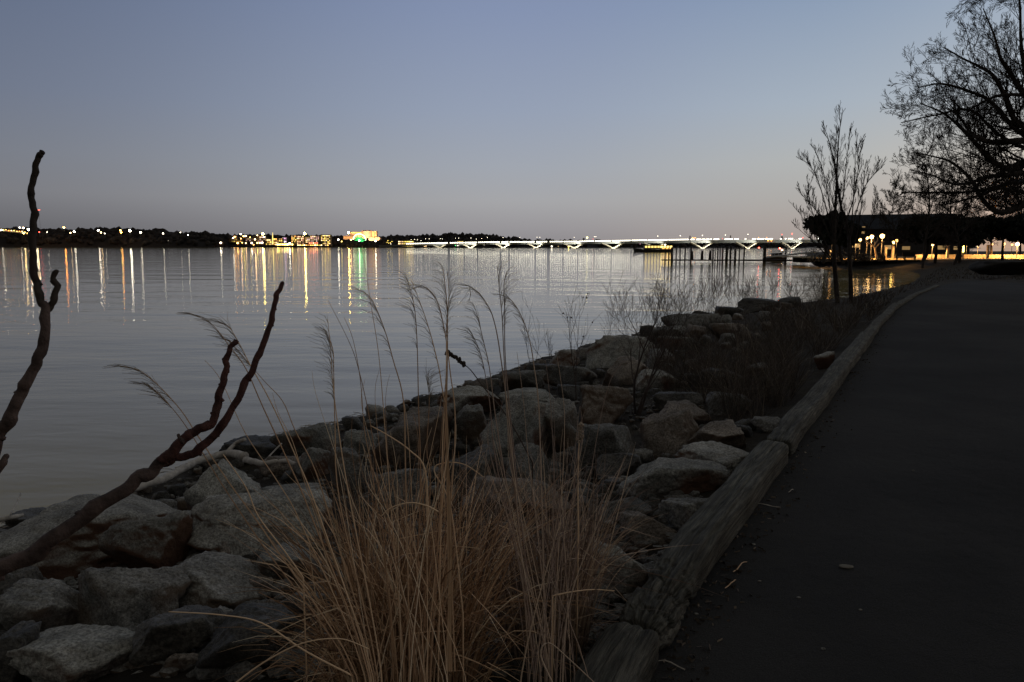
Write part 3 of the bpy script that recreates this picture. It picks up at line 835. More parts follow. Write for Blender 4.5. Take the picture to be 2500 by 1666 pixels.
STEMS = [  # clump, pixels from foot to tip, depth, plume length, side
 (ca, [(960, 1640), (930, 1250), (905, 1040), (875, 900), (850, 830), (800, 732)], 2.5, .0, -1),
 (ca, [(985, 1640), (955, 1250), (940, 1050), (925, 870), (905, 740), (884, 600)], 2.55, .0, -1),
 (ca, [(1000, 1640), (990, 1150), (985, 980), (960, 880), (937, 800), (905, 728), (870, 705)], 2.5, .26, -1),
 (ca, [(1010, 1650), (1026, 1200), (1022, 1000), (1018, 830), (1010, 740), (990, 668)], 2.6, .26, -1),
 (ca, [(1040, 1650), (1090, 1100), (1078, 940), (1060, 850), (1040, 780), (1022, 730), (1003, 680)], 2.6, .30, -1),
 (ca, [(1060, 1650), (1110, 1100), (1098, 900), (1080, 780), (1062, 725), (1035, 700), (1012, 705)], 2.75, .22, -1),
 (ca, [(1050, 1650), (1085, 1080), (1092, 900), (1092, 760), (1087, 700), (1082, 655)], 2.55, .22, -1),
 (ca, [(1070, 1650), (1080, 1100), (1089, 950), (1090, 800), (1096, 720), (1092, 668)], 2.6, .2, 1),
 (cb, [(1290, 1600), (1250, 1100), (1222, 870), (1205, 780), (1186, 738), (1165, 712), (1148, 702), (1150, 722)], 2.7, .16, -1),
 (cb, [(1300, 1600), (1245, 1100), (1232, 900), (1226, 780), (1220, 720), (1214, 650)], 2.7, .24, 1),
 (cb, [(1305, 1600), (1252, 1080), (1234, 880), (1232, 760), (1230, 700), (1236, 665)], 2.75, .2, 1),
 (cb, [(1330, 1600), (1318, 1050), (1303, 890), (1290, 820), (1272, 770), (1250, 735), (1228, 722)], 2.8, .18, -1),
 (cb, [(1300, 1610), (1235, 1180), (1210, 1020), (1195, 900), (1182, 840), (1165, 770), (1158, 748)], 2.75, .22, -1),
 (cb, [(1310, 1600), (1215, 1150), (1195, 980), (1175, 870), (1150, 810)], 2.8, .14, -1),
 (ca, [(930, 1640), (850, 1200), (825, 1040), (812, 930), (808, 860), (800, 780)], 2.45, .26, -1),
 (ca, [(920, 1640), (830, 1230), (818, 1040), (815, 920), (812, 850), (790, 800)], 2.5, .24, -1),
 (ca, [(900, 1650), (760, 1260), (700, 1120), (640, 990), (600, 900), (560, 845), (515, 790), (462, 765)], 2.3, .22, -1),
 (ca, [(905, 1650), (780, 1260), (720, 1110), (660, 980), (610, 890), (590, 850), (560, 800), (530, 785)], 2.4, .16, -1),
 (ca, [(890, 1650), (740, 1290), (680, 1180), (600, 1060), (540, 930), (500, 880)], 2.3, 0, -1),
 (ca, [(870, 1650), (660, 1320), (560, 1180), (480, 1060), (440, 1000), (385, 940), (340, 905), (292, 893)], 2.15, .2, -1),
 (ca, [(860, 1650), (640, 1330), (540, 1180), (460, 1050), (410, 985), (370, 945)], 2.2, .1, -1),
 (ca, [(910, 1650), (790, 1300), (745, 1180), (715, 1080), (680, 1010), (665, 960)], 2.4, 0, -1),
 (ca, [(915, 1650), (815, 1300), (770, 1150), (720, 1050), (690, 980), (640, 925), (560, 830)], 2.5, .12, -1),
 (cb, [(1360, 1610), (1400, 1400), (1428, 1250), (1461, 1046), (1490, 930), (1524, 880)], 2.55, 0, 1),
 (cb, [(1375, 1610), (1395, 1450), (1440, 1330), (1478, 1235), (1526, 1112)], 2.45, 0, 1),
 (cb, [(1370, 1610), (1405, 1420), (1480, 1230), (1527, 1115)], 2.5, 0, 1),
 (cb, [(1345, 1600), (1350, 1300), (1352, 1150), (1345, 1000), (1332, 880)], 2.6, 0, 1),
 (cb, [(1350, 1600), (1372, 1200), (1378, 1060), (1376, 980), (1360, 870)], 2.7, 0, 1),
 (cb, [(1340, 1600), (1312, 1300), (1290, 1120), (1278, 980), (1262, 860)], 2.65, 0, -1),
 (ca, [(970, 1640), (912, 1180), (890, 1050), (880, 930), (862, 830), (840, 775)], 2.5, 0, -1),
 (ca, [(1030, 1650), (1050, 1200), (1042, 1100), (1048, 980), (1042, 930)], 2.6, .06, 1),
]
for i, (cl, px_, d, pl, sd) in enumerate(STEMS):
    stem_with_plume(cl, px_, d, .0030 if pl else .0024, pl, 50 + i, 'grass_tan' if cl is ca else 'grass_mauve', tint=.35 + .4 * ((i * 37) % 10) / 10, side=sd)
# leaf bundle on the thick stem
rr = random.Random(4)
mb = MB()
for k in range(16):
    x0 = 1085 + rr.gauss(0, 3); mb_p = [P(x0 + 12 + rr.gauss(0, 4), 1640, 2.57), P(1096 + rr.gauss(0, 4), 1300, 2.57), P(1090 + rr.gauss(0, 3), 1050, 2.56), P(1086 + rr.gauss(0, 3), 960 + rr.gauss(0, 40), 2.56)]
    mb.ribbon(smooth(mb_p, 4), [.006 * (1 - i / 13.5) for i in range(13)], Vector((1, rr.gauss(0, .5), 0)).normalized(), rr.uniform(.4, .8))
mb.build('leaf_sheath', M['grass_tan'], ca)
# thin vertical tops of the mauve clump
for cl, n, x0, x1, y0, y1, dd in ((cb, 26, 1180, 1440, 960, 1140, 2.6), (ca, 26, 760, 1130, 900, 1120, 2.55)):
    for k in range(n):
        x = rr.uniform(x0, x1); y = rr.uniform(y0, y1); fx = (1335 if cl is cb else 990) + rr.gauss(0, 50)
        mx = (x * .6 + fx * .4)
        stem_with_plume(cl, [(fx, 1650), (mx, 1300), (x * .9 + mx * .1, y + 90), (x + rr.gauss(0, 12), y)], dd + rr.gauss(0, .08), .0019, 0, 900 + k, 'grass_tan' if cl is ca else 'grass_mauve', tint=rr.uniform(.3, .9))

# dark dock seed spike leaning left, cattail, loose stems
def single(name, pix, d, w, label, cat, mat, head=None, hm='bark', group=None, foot=True):
    f = P(*pix[0], d)
    o = empty(name, f, label, cat, group)
    pts = smooth([P(x, y, d) for x, y in pix], 5); mb = MB(); k = len(pts)
    if foot:
        z = hgt(pts[0].x, pts[0].y)
        pts = [Vector((pts[0].x, pts[0].y, min(z, pts[0].z) - .02))] + pts; k += 1
    mb.tube(pts, [w * (1 - .5 * i / k) for i in range(k)], 5, .7); mb.build('stalk', M[mat], o, smooth=True)
    if head:
        hb = MB(); q = smooth([P(x, y, d) for x, y in head[0]], 6); r_ = random.Random(3)
        for p in q:
            for _ in range(head[2]):
                hb.ball(p + Vector((r_.gauss(0, head[1] * .5), r_.gauss(0, head[1] * .5), r_.gauss(0, head[1] * .4))), head[1] * r_.uniform(.4, .8), 1, jit=.3, tint=r_.random())
        hb.build('seed_head', M[hm], o)
single('dock_plant', [(1300, 1130), (1240, 1020), (1180, 945), (1150, 905), (1130, 888)], 3.4, .0035, 'dark brown dock stalk with a knobbly seed spike leaning left over the rocks', 'dried plant', 'twig', ([(1092, 858), (1105, 868), (1118, 878), (1132, 892)], .010, 5))
single('cattail', [(1412, 1290), (1411, 1180), (1413, 1100), (1416, 1075)], 2.9, .003, 'short cattail with a yellow tan fluffy head at the edge of the mauve grass', 'dried plant', 'grass_tan', ([(1416, 1075), (1417, 1050), (1418, 1036)], .010, 4), 'plume')
single('dry_stalk', [(860, 1650), (745, 1590), (640, 1522), (540, 1502), (412, 1494)], 2.35, .0035, 'long pale dry stem lying out to the left low over the dark rocks', 'dried plant', 'grass_tan')
single('dry_stalk', [(560, 1680), (640, 1620), (735, 1572), (830, 1560), (900, 1585)], 2.1, .003, 'orange tan bent stem crossing the bottom left of the tan clump', 'dried plant', 'grass_tan')
single('dry_stalk', [(1350, 1670), (1320, 1600), (1340, 1570), (1390, 1610), (1465, 1680)], 2.2, .003, 'bent dry stem lying over the nearest timber at the bottom', 'dried plant', 'grass_mauve')
single('dry_stalk', [(1350, 1455), (1400, 1445), (1450, 1440), (1500, 1443)], 2.5, .003, 'broken pale stem sticking out right across the long pale stone', 'dried plant', 'grass_tan')
single('dry_stalk', [(740, 1410), (690, 1340), (630, 1260), (600, 1190), (545, 1110)], 2.6, .0032, 'single straight tan stem in front of the brown-faced slab', 'dried plant', 'grass_tan')
single('curled_leaf', [(1045, 1300), (1038, 1150), (1000, 1100), (950, 1065), (905, 1040)], 2.5, .0035, 'pale arching leaf blade curving over the tan clump', 'dried plant', 'grass_tan', foot=False)
single('curled_leaf', [(1070, 1250), (1040, 1235), (1000, 1228), (955, 1240), (930, 1262)], 2.4, .003, 'pale hoop of bent leaf in the middle of the tan clump', 'dried plant', 'grass_tan', foot=False)
single('dry_stalk', [(1130, 1500), (1100, 1240), (1060, 1150), (1090, 1130), (1135, 1135), (1180, 1165)], 2.6, .003, 'pale bent blade between the two grass clumps', 'dried plant', 'grass_tan')

# ------------------------------------------------------------------ brush on the bank
def scatter_stuff(name, poly, n, hmin, hmax, w, mat, seed, cluster=.0, zlift=0):
    rr = random.Random(seed); mb = MB(); xs_ = [p[0] for p in poly]; ys_ = [p[1] for p in poly]; k = 0
    while k < n:
        x = rr.uniform(min(xs_), max(xs_)); y = rr.uniform(min(ys_), max(ys_))
        if not inside([(x, y)], poly)[0]: continue
        if cluster and noise.noise(Vector((x / 55, y / 30, seed))) < cluster * rr.random() - .15: continue
        b = hit(x, y); k += 1
        L = rr.uniform(hmin, hmax)
        blade(mb, b - Vector((0, 0, .03)), Vector((rr.gauss(0, .35), rr.gauss(0, .35), 1)), L, w * rr.uniform(.6, 1.3) * max(1, b.y / 9), rr, rr.uniform(0, 1.6), 5, tint=min(1, abs(rr.gauss(.25, .3))))
    o = mb.build(name, M[mat], None); tag(o, kind='stuff'); return o
scatter_stuff('dead_brush', [(1680, 790), (1900, 745), (2060, 738), (2100, 790), (2020, 870), (1900, 1010), (1830, 1040), (1700, 1000), (1580, 930), (1600, 850)], 9500, .2, .8, .0045, 'brush', 3, .3)
scatter_stuff('bank_grass', [(1400, 900), (1700, 830), (1650, 1000), (1800, 1060), (1600, 1200), (1420, 1120)], 900, .12, .45, .003, 'brush', 5, .5)
scatter_stuff('shore_litter', [(560, 1160), (760, 1130), (1400, 1250), (1500, 1500), (1300, 1650), (700, 1650), (500, 1350)], 1500, .05, .3, .003, 'brush', 6, .4)
scatter_stuff('edge_grass', [(1290, 1660), (1400, 1440), (1520, 1440), (1430, 1600), (1400, 1670)], 260, .04, .2, .0026, 'grass_mauve', 8)
scatter_stuff('cove_grass', [(2060, 735), (2130, 715), (2230, 690), (2300, 655), (2500, 650), (2500, 684), (2320, 682), (2190, 722), (2120, 790), (2100, 760)], 2600, .08, .3, .007, 'brush', 9)

# ------------------------------------------------------------------ branching plants
def grow(mb, p, d, L, r, lv, rr, spread=.6, kids=4, shrink=.55, up=.15, segs=4, n=4, minr=.0008, wob=.14, tint=.5, start=.25, taper=.75):
    pts = [p.copy()]; rad = [r]; dirs = [d.copy()]
    q = p.copy(); dd = d.normalized()
    for i in range(segs):
        dd = (dd + Vector((rr.gauss(0, wob), rr.gauss(0, wob), rr.gauss(0, wob) + up * .25))).normalized()
        q = q + dd * (L / segs); pts.append(q.copy()); rad.append(max(minr, r * (1 - taper * (i + 1) / segs))); dirs.append(dd.copy())
    mb.tube(pts, rad, n if lv > 0 else 3, tint, cap=False)
    if lv <= 0: return pts
    for k in range(kids):
        t = start + (1 - start) * (k + rr.random()) / kids; f = t * segs; i = min(int(f), segs - 1)
        b = pts[i].lerp(pts[i + 1], f - i); ax = dirs[i + 1]
        s = perp(ax, rr); nd = (ax * math.cos(spread) + s * math.sin(spread) * rr.uniform(.7, 1.3)).normalized()
        nd = (nd + Vector((0, 0, up))).normalized()
        grow(mb, b, nd, L * shrink * rr.uniform(.7, 1.25) * (1 - .35 * t), max(minr, rad[i] * .6), lv - 1, rr, spread, kids, shrink, up, max(2, segs - 1), max(3, n - 1), minr, wob, tint, start)
    return pts

def bush(base_px, top_px, label, seed, stems=5, spread=.35, kids=4, lv=2, r=.006, name='bare_bush', mat='twig', group=None, minr=.0009, berries=0, fan=.3):
    rr = random.Random(seed); b = hit(*base_px); dep = b.y
    H = (base_px[1] - top_px[1]) * dep / F; dx = (top_px[0] - base_px[0]) * dep / F
    o = empty(name, b, label, 'bush', group)
    for k in range(stems):
        mb = MB(); d = Vector((dx / max(H, .1) + rr.gauss(0, fan), rr.gauss(0, fan), 1))
        pts = grow(mb, b + Vector((rr.gauss(0, .03), rr.gauss(0, .03), -.03)), d, H * rr.uniform(.6, .95), r * rr.uniform(.6, 1.1), lv, rr, spread + .25, kids, .55, .18, 6, 5, minr * 1.35 * max(1, dep / 9), .09)
        if berries:
            for v in rr.sample(mb.v, min(berries, len(mb.v))): mb.ball(v, r * rr.uniform(.9, 1.7), 1, jit=.2)
        mb.build('stem', M[mat], o)
    return o
bush((1405, 985), (1388, 690), 'slender dark weed with forked twigs rising from the pointed pale rock', 1, 2, .3, 5, 2, .009, berries=6, fan=.12)
bush((1300, 905), (1270, 735), 'thin arching weed left of the pointed pale rock', 2, 3, .25, 3, 2, .005, fan=.2)
bush((1480, 860), (1478, 690), 'weed with small dark seed heads left of the branching bush', 3, 4, .3, 4, 2, .006, berries=10, fan=.2)
bush((1565, 1010), (1625, 660), 'branching bare bush with a dark bent stem in the middle of the bank', 4, 4, .5, 6, 3, .016, fan=.16, minr=.0011)
bush((1530, 850), (1540, 680), 'low twiggy bush left of the branching bush', 5, 5, .4, 4, 2, .006, fan=.3)
bush((1690, 790), (1680, 670), 'fine twiggy bush on the skyline right of the branching bush', 6, 7, .4, 5, 2, .006, fan=.4)
bush((1750, 780), (1745, 680), 'small twiggy bush above the round skyline rock', 7, 6, .4, 4, 2, .006, fan=.35, berries=6)
bush((1885, 755), (1884, 655), 'upright weed with round dark seed heads near the young tree', 8, 3, .4, 4, 2, .008, berries=8, fan=.16)
bush((1830, 760), (1825, 690), 'low spiky weed left of the round-headed weed', 9, 6, .4, 4, 2, .006, fan=.4)
bush((1940, 745), (1935, 665), 'dense low bush at the foot of the young tree', 10, 9, .5, 5, 2, .008, fan=.5)
bush((2000, 745), (1995, 650), 'tangled dark bush in front of the two trunks', 11, 10, .5, 5, 2, .009, fan=.45)
bush((2090, 760), (2100, 690), 'dark bramble right of the two trunks', 12, 9, .5, 5, 2, .009, fan=.6)
bush((1790, 870), (1800, 770), 'low dark thicket over the dead brush', 13, 8, .5, 4, 2, .006, fan=.5)
bush((1950, 850), (1960, 770), 'round dark thicket beside the far timber', 14, 9, .5, 4, 2, .006, fan=.6)
bush((1590, 830), (1570, 665), 'airy weed with crossing twigs behind the branching bush', 21, 6, .4, 5, 2, .006, fan=.35)
bush((1640, 800), (1655, 690), 'low tangled weed directly right of the branching bush', 22, 7, .45, 5, 2, .006, fan=.5)
bush((1720, 780), (1715, 650), 'tall thin weed halfway along the bank skyline', 23, 4, .35, 5, 2, .006, fan=.25)
bush((1790, 765), (1795, 660), 'ragged weed left of the low spiky weed', 24, 6, .4, 5, 2, .006, fan=.4, berries=5)
bush((1860, 755), (1850, 670), 'dense fine weed between the spiky weed and the round-headed weed', 25, 8, .45, 5, 2, .006, fan=.5)
bush((1350, 905), (1335, 770), 'sparse weed between the arching weed and the pointed pale rock', 26, 3, .3, 4, 2, .005, fan=.3)
bush((1690, 980), (1700, 850), 'reddish brown low weeds right of the pale ledge', 15, 7, .3, 4, 2, .004, fan=.35)
bush((1450, 1010), (1450, 880), 'thin dry weeds in front of the pyramid shaped tan boulder', 16, 4, .3, 3, 1, .003, fan=.3)

# ------------------------------------------------------------------ young multi-stem tree
def tree_obj(name, loc, label, group=None): return empty(name, loc, label, 'tree', group)
yb = hit(2045, 742); Yd = yb.y
yt = tree_obj('young_tree', yb, 'young bare tree with two thin trunks and an upright airy crown at the shore')
rr = random.Random(21)
def px_limb(mb, pix, d, r0_, r1_, rr, kids=10, lv=2, L=1.0, spread=.55, up=.35, n=7, minr=.003, jit=.15, start=.15, sub=4, kidr=.5, shr=.55, kk=4, wob=.1):
    pts = smooth([PY(x, y, d + rr.gauss(0, jit)) for x, y in pix], sub); k = len(pts)
    rad = [r0_ + (r1_ - r0_) * i / (k - 1) for i in range(k)]
    mb.tube(pts, rad, n, .5, cap=False)
    for j in range(kids):
        t = start + (1 - start) * (j + rr.random()) / kids; i = min(int(t * (k - 1)), k - 2)
        ax = (pts[i + 1] - pts[i]).normalized(); s = perp(ax, rr)
        nd = (ax * math.cos(spread) + s * math.sin(spread) + Vector((0, 0, up))).normalized()
        grow(mb, pts[i], nd, L * rr.uniform(.5, 1.2) * (1 - .45 * t), max(minr, rad[i] * kidr), lv, rr, spread, kk, shr, up * .6, 5, 5, minr, wob)
    return pts
YK = dict(minr=.0046, kidr=.3, wob=.03, shr=.5, kk=4)
mb = MB(); px_limb(mb, [(2045, 742), (2040, 680), (2036, 620), (2038, 560), (2040, 500), (2043, 430), (2046, 360), (2053, 290)], Yd, .10, .009, rr, 42, 2, 1.15, .48, .45, start=.32, **YK)
mb.build('trunk', M['bark'], yt)
mb = MB(); px_limb(mb, [(2078, 748), (2077, 690), (2074, 630), (2070, 560), (2052, 500), (2042, 430), (2030, 370), (2018, 325)], Yd + .2, .09, .009, rr, 32, 2, 1.0, .48, .45, start=.38, **YK)
mb.build('trunk', M['bark'], yt)
for pix in ([(2040, 600), (2020, 520), (2000, 450), (1978, 405), (1957, 391)], [(2038, 640), (2000, 560), (1978, 500), (1975, 450)], [(2072, 600), (2090, 520), (2110, 460), (2130, 430), (2144, 415)],
            [(2074, 640), (2095, 560), (2105, 480), (2113, 400)], [(2070, 620), (2082, 510), (2086, 430), (2093, 330)], [(2040, 560), (2058, 480), (2066, 400), (2076, 318)],
            [(2036, 640), (2000, 590), (1972, 550), (1948, 515)], [(2038, 590), (2025, 500), (2010, 420), (1989, 365)], [(2076, 650), (2110, 590), (2132, 520), (2140, 470)],
            [(2038, 610), (2010, 540), (1980, 500), (1956, 475)], [(2060, 560), (2085, 480), (2097, 400), (2105, 350)], [(2040, 650), (2005, 610), (1985, 590), (1950, 560)]):
    mb = MB(); px_limb(mb, pix, Yd, .026, .006, rr, 20, 2, .72, .48, .42, jit=.12, start=.3, **YK)
    mb.build('branch', M['bark'], yt)

# ------------------------------------------------------------------ big bare tree, trunk outside the frame
TD = 30.0
tb = PY(2900, 640, TD); tb.z = 1.25
bt = tree_obj('spreading_tree', tb, 'great bare spreading tree reaching in from the right border against the sky')
mb = MB(); mb.tube(smooth([tb - Vector((0, 0, .2)), PY(2880, 560, TD), PY(2860, 440, TD), PY(2830, 330, TD), PY(2800, 200, TD), PY(2740, 60, TD), PY(2700, -120, TD), PY(2680, -260, TD)], 4), [.55 - .42 * i / 28 for i in range(29)], 14)
mb.build('trunk', M['bark'], bt, smooth=True)
BIG = [
 ([(2855, 430), (2680, 400), (2560, 350), (2500, 344), (2428, 348), (2389, 337), (2364, 318), (2343, 286), (2310, 262)], .17, 30, 2.6),
 ([(2858, 440), (2700, 430), (2560, 395), (2500, 397), (2471, 411), (2450, 409), (2414, 386), (2378, 346), (2340, 307), (2300, 275), (2245, 252)], .20, 40, 2.4),
 ([(2865, 470), (2700, 440), (2560, 432), (2500, 443), (2464, 446), (2414, 468), (2364, 486), (2307, 498)], .15, 16, 1.4),
 ([(2870, 500), (2700, 490), (2560, 492), (2500, 500), (2470, 512), (2435, 518), (2400, 489), (2371, 439), (2328, 400), (2293, 386), (2230, 372)], .17, 36, 2.0),
 ([(2840, 380), (2680, 350), (2560, 330), (2500, 307), (2478, 296), (2460, 250), (2428, 189), (2393, 164), (2350, 143), (2305, 116)], .16, 38, 2.3),
 ([(2830, 330), (2650, 300), (2540, 260), (2500, 228), (2471, 186), (2443, 143), (2428, 89), (2400, 21)], .15, 32, 2.0),
 ([(2800, 210), (2650, 180), (2540, 200), (2510, 210), (2493, 107), (2489, 0), (2470, -90)], .13, 26, 2.0),
 ([(2830, 330), (2640, 270), (2540, 240), (2450, 232), (2390, 255), (2345, 290)], .11, 22, 1.7),
 ([(2850, 420), (2650, 380), (2530, 420), (2471, 425), (2414, 432), (2370, 445), (2328, 450), (2275, 428), (2220, 415)], .12, 34, 1.7),
 ([(2845, 400), (2620, 340), (2500, 330), (2420, 250), (2370, 225), (2300, 205), (2240, 215)], .12, 34, 2.0),
 ([(2850, 420), (2650, 360), (2520, 365), (2440, 330), (2370, 270), (2290, 280), (2200, 300)], .10, 30, 1.7),
 ([(2860, 450), (2640, 450), (2520, 470), (2440, 460), (2350, 470), (2270, 470), (2200, 470)], .10, 30, 1.4),
 ([(2870, 520), (2700, 530), (2560, 528), (2500, 500)], .12, 8, 1.2),
 ([(2740, 60), (2600, 20), (2500, -20), (2440, -30), (2400, -20)], .12, 20, 2.2),
]
rr = random.Random(5)
for pix, r_, kids, L in BIG:
    mb = MB(); px_limb(mb, pix, TD, r_ * 1.15, .016, rr, int(kids * (1.2 if pix[-1][1] > 240 else 1.0)), 3, L * 1.15, .60, .12, 8, .0056, .45, start=.25, kidr=.26, shr=.53, kk=4, wob=.065)
    mb.build('limb', M['bark'], bt)

# ------------------------------------------------------------------ more bare trees further back
def bare_tree(px, ytop, Y, wpx, label, seed, trunk_px=8, group='bare trees in the park', lean=0, mat='bark', kids=54):
    rr = random.Random(seed); z0 = 1.15
    b = PY(px, 640, Y); b.z = z0
    o = tree_obj('bare_tree', b, label, group)
    top = PY(px + lean, ytop, Y); H = top.z - z0; Wd = wpx * Y / F / 2
    mb = MB(); pts = smooth([b, b.lerp(top, .25) + Vector((rr.gauss(0, .2), 0, 0)), b.lerp(top, .6) + Vector((rr.gauss(0, .4), rr.gauss(0, .4), 0)), top], 5); k = len(pts)
    r0_ = trunk_px * Y / F / 2
    mb.tube(pts, [r0_ * (1 - .9 * i / (k - 1)) for i in range(k)], 8, .5, cap=False); mb.build('trunk', M[mat], o)
    cr = MB()
    for j in range(kids):
        t = .28 + .7 * (j + rr.random()) / kids; i = min(int(t * (k - 1)), k - 2)
        a = rr.uniform(0, 6.28); s = Vector((math.cos(a), math.sin(a), 0))
        env = math.sin(min(1, (t - .18) / .82) * math.pi) ** .6
        grow(cr, pts[i], (s + Vector((0, 0, .55))).normalized(), Wd * 1.0 * rr.uniform(.7, 1.1) * max(.35, env), r0_ * .3, 3, rr, .6, 5, .52, .2, 5, 5, .0045 * Y / 30, .13)
    cr.build('crown', M[mat], o)
    return o
bare_tree(2253, 370, 62, 170, 'bare tree with a dense rounded crown left of the great spreading tree', 1, 7)
bare_tree(2330, 430, 75, 130, 'bare tree behind the long lower limb of the great tree', 2, 6)
bare_tree(2420, 420, 120, 150, 'brownish bare tree rising behind the dark evergreens at the right', 3, 6, mat='twig')
bare_tree(2490, 400, 125, 150, 'brownish bare tree at the right border behind the lowest great limb', 4, 6, mat='twig')
bare_tree(2190, 440, 90, 90, 'thin bare tree beside the left end of the park building roof', 5, 4)

# evergreens with low dark crowns
def evergreen(px, ytop, ybot, wpx, Y, label, seed, trunks, n=5200):
    rr = random.Random(seed); c = PY(px, (ytop + ybot) / 2, Y); rx = wpx * Y / F / 2; rz = (ybot - ytop) * Y / F / 2
    b = Vector((PY(trunks[0], 630, Y).x, Y, 1.1))
    o = tree_obj('evergreen_tree', b, label, 'dark evergreen trees in the park')
    for tx in trunks:
        p = PY(tx, 630, Y); p.z = .9; mb = MB()
        mb.tube(smooth([p, p.lerp(c, .3) + Vector((rr.gauss(0, .1), 0, 0)), Vector((p.x * .6 + c.x * .4, Y, c.z))], 4), [.20, .19, .18, .18, .17, .15, .13, .1, .08], 8)
        mb.build('trunk', M['bark'], o)
    mb = MB(); lobes = [(rr.uniform(-.75, .75), rr.uniform(-.6, .6), rr.uniform(-.55, .5), rr.uniform(.32, .55)) for _ in range(16)]
    for _ in range(n):
        lx, ly, lz, lr = rr.choice(lobes)
        u = Vector((rr.gauss(0, 1), rr.gauss(0, 1), rr.gauss(0, 1))).normalized() * (rr.random() ** .4) * lr
        q = c + Vector(((lx + u.x) * rx, (ly + u.y) * rx * .8, (lz + u.z * 1.15) * rz))
        a = Vector((rr.gauss(0, 1), rr.gauss(0, 1), rr.gauss(0, 1))).normalized(); b2_ = perp(a, rr); s = rr.uniform(.12, .3)
        mb.quad(q, a * s, b2_ * s * .6, rr.random())
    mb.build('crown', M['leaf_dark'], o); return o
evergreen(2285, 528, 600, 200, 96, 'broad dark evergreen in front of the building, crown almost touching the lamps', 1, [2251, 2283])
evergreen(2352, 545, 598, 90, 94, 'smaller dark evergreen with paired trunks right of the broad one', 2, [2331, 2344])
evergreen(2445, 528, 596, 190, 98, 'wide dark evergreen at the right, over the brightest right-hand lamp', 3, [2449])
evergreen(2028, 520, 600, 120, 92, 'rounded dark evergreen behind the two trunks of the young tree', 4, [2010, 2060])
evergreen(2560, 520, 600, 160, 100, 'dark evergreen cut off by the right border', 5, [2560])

# ------------------------------------------------------------------ park building
YB = 150
def XW(px, Y): return PY(px, 600, Y).x
x0, x1 = XW(2062, YB), XW(2372, YB); zt = PY(2200, 523, YB).z; ze = PY(2200, 560, YB).z
bd = empty('park_building', ((x0 + x1) / 2, YB, 1.15), 'long dark building with a flat ridged roof behind the park lamps', 'building')
mb = MB(); mb.box(((x0 + x1) / 2, YB + 5, (ze + 1.1) / 2), (x1 - x0, 9, ze - 1.1)); mb.build('wall', M['wall'], bd)
mb = MB(); a, b_, y0_, y1_ = x0 - .4, x1 + .4, YB - .1, YB + 10
mb.add([(a, y0_, ze), (b_, y0_, ze), (b_, y1_, ze), (a, y1_, ze), (a + 1.5, (y0_ + y1_) / 2 - .3, zt), (b_ - 1.5, (y0_ + y1_) / 2 - .3, zt + .35), (b_ - 1.5, (y0_ + y1_) / 2 + .3, zt + .35), (a + 1.5, (y0_ + y1_) / 2 + .3, zt)],
       [(0, 1, 5, 4), (4, 5, 6, 7), (2, 3, 7, 6), (1, 2, 6, 5), (3, 0, 4, 7), (3, 2, 1, 0)])
mb.build('roof', M['roof'], bd)
for px_, py_, w_, h_, s_ in ((2111, 556, .7, .5, .35), (2110, 568, .7, .5, .3), (2092, 600, 1.6, .9, .5), (2170, 604, 1.6, .9, .35), (2215, 606, 1.8, .8, .25), (2300, 605, 2, .9, .3), (2340, 606, 1.6, .8, .3)):
    p = PY(px_, py_, YB); mb = MB(); mb.box((p.x, YB + .49 , p.z), (w_, .06, h_)); f = mb.build('window', M['metal'], bd)
    mb = MB(); mb.box((p.x, YB + .44, p.z), (w_ * .88, .03, h_ * .86)); mb.build('pane', emis((1, .62, .25), s_), f)

# ------------------------------------------------------------------ lamps
AMB, WARMW, WHT, ORG, YEL, REDC, GRN = (1, .46, .11), (1, .66, .31), (1, .88, .66), (1, .32, .05), (1, .72, .15), (1, .08, .05), (.12, 1, .25)
def lamp(px, py, Y, c, s, r, label, zb=None, cat='lamp', name='street_lamp', group=None, arm=False, glow=0, pole_r=None):
    p = PY(px, py, Y)
    zb = p.z - 9 if zb is None else zb
    o = empty(name, (p.x, p.y, zb), label, cat, group)
    pr = pole_r or r * .35; mb = MB(); mb.tube([(p.x, p.y, zb), (p.x, p.y, p.z - r * .9)], [pr, pr * .7], 6); mb.build('pole', M['metal'], o)
    mb = MB(); mb.ball(p, r, 2); h = mb.build('lamp_head', emis(c, round(s * (.26 if Y > 1000 else 1), 1)), o, smooth=True)
    mb = MB(); mb.tube([(p.x, p.y, p.z + r * .92), (p.x, p.y, p.z + r * 1.25)], [r * .5, r * .05], 8); mb.build('cap', M['metal'], o)
    if glow:
        l = bpy.data.lights.new('lamp_light', 'SPOT'); l.energy = glow * 7; l.color = (1, .50, .15); l.shadow_soft_size = .3; l.spot_size = R(158); l.spot_blend = .35
        lo = bpy.data.objects.new('lamp_light', l); COL.objects.link(lo); lo.parent = o; lo.matrix_parent_inverse = o.matrix_basis.inverted()
        lo.location = (p.x, p.y - r - .25, p.z - .1)
    return o
PG = 'warm lamps in the waterside park'
YP = 112
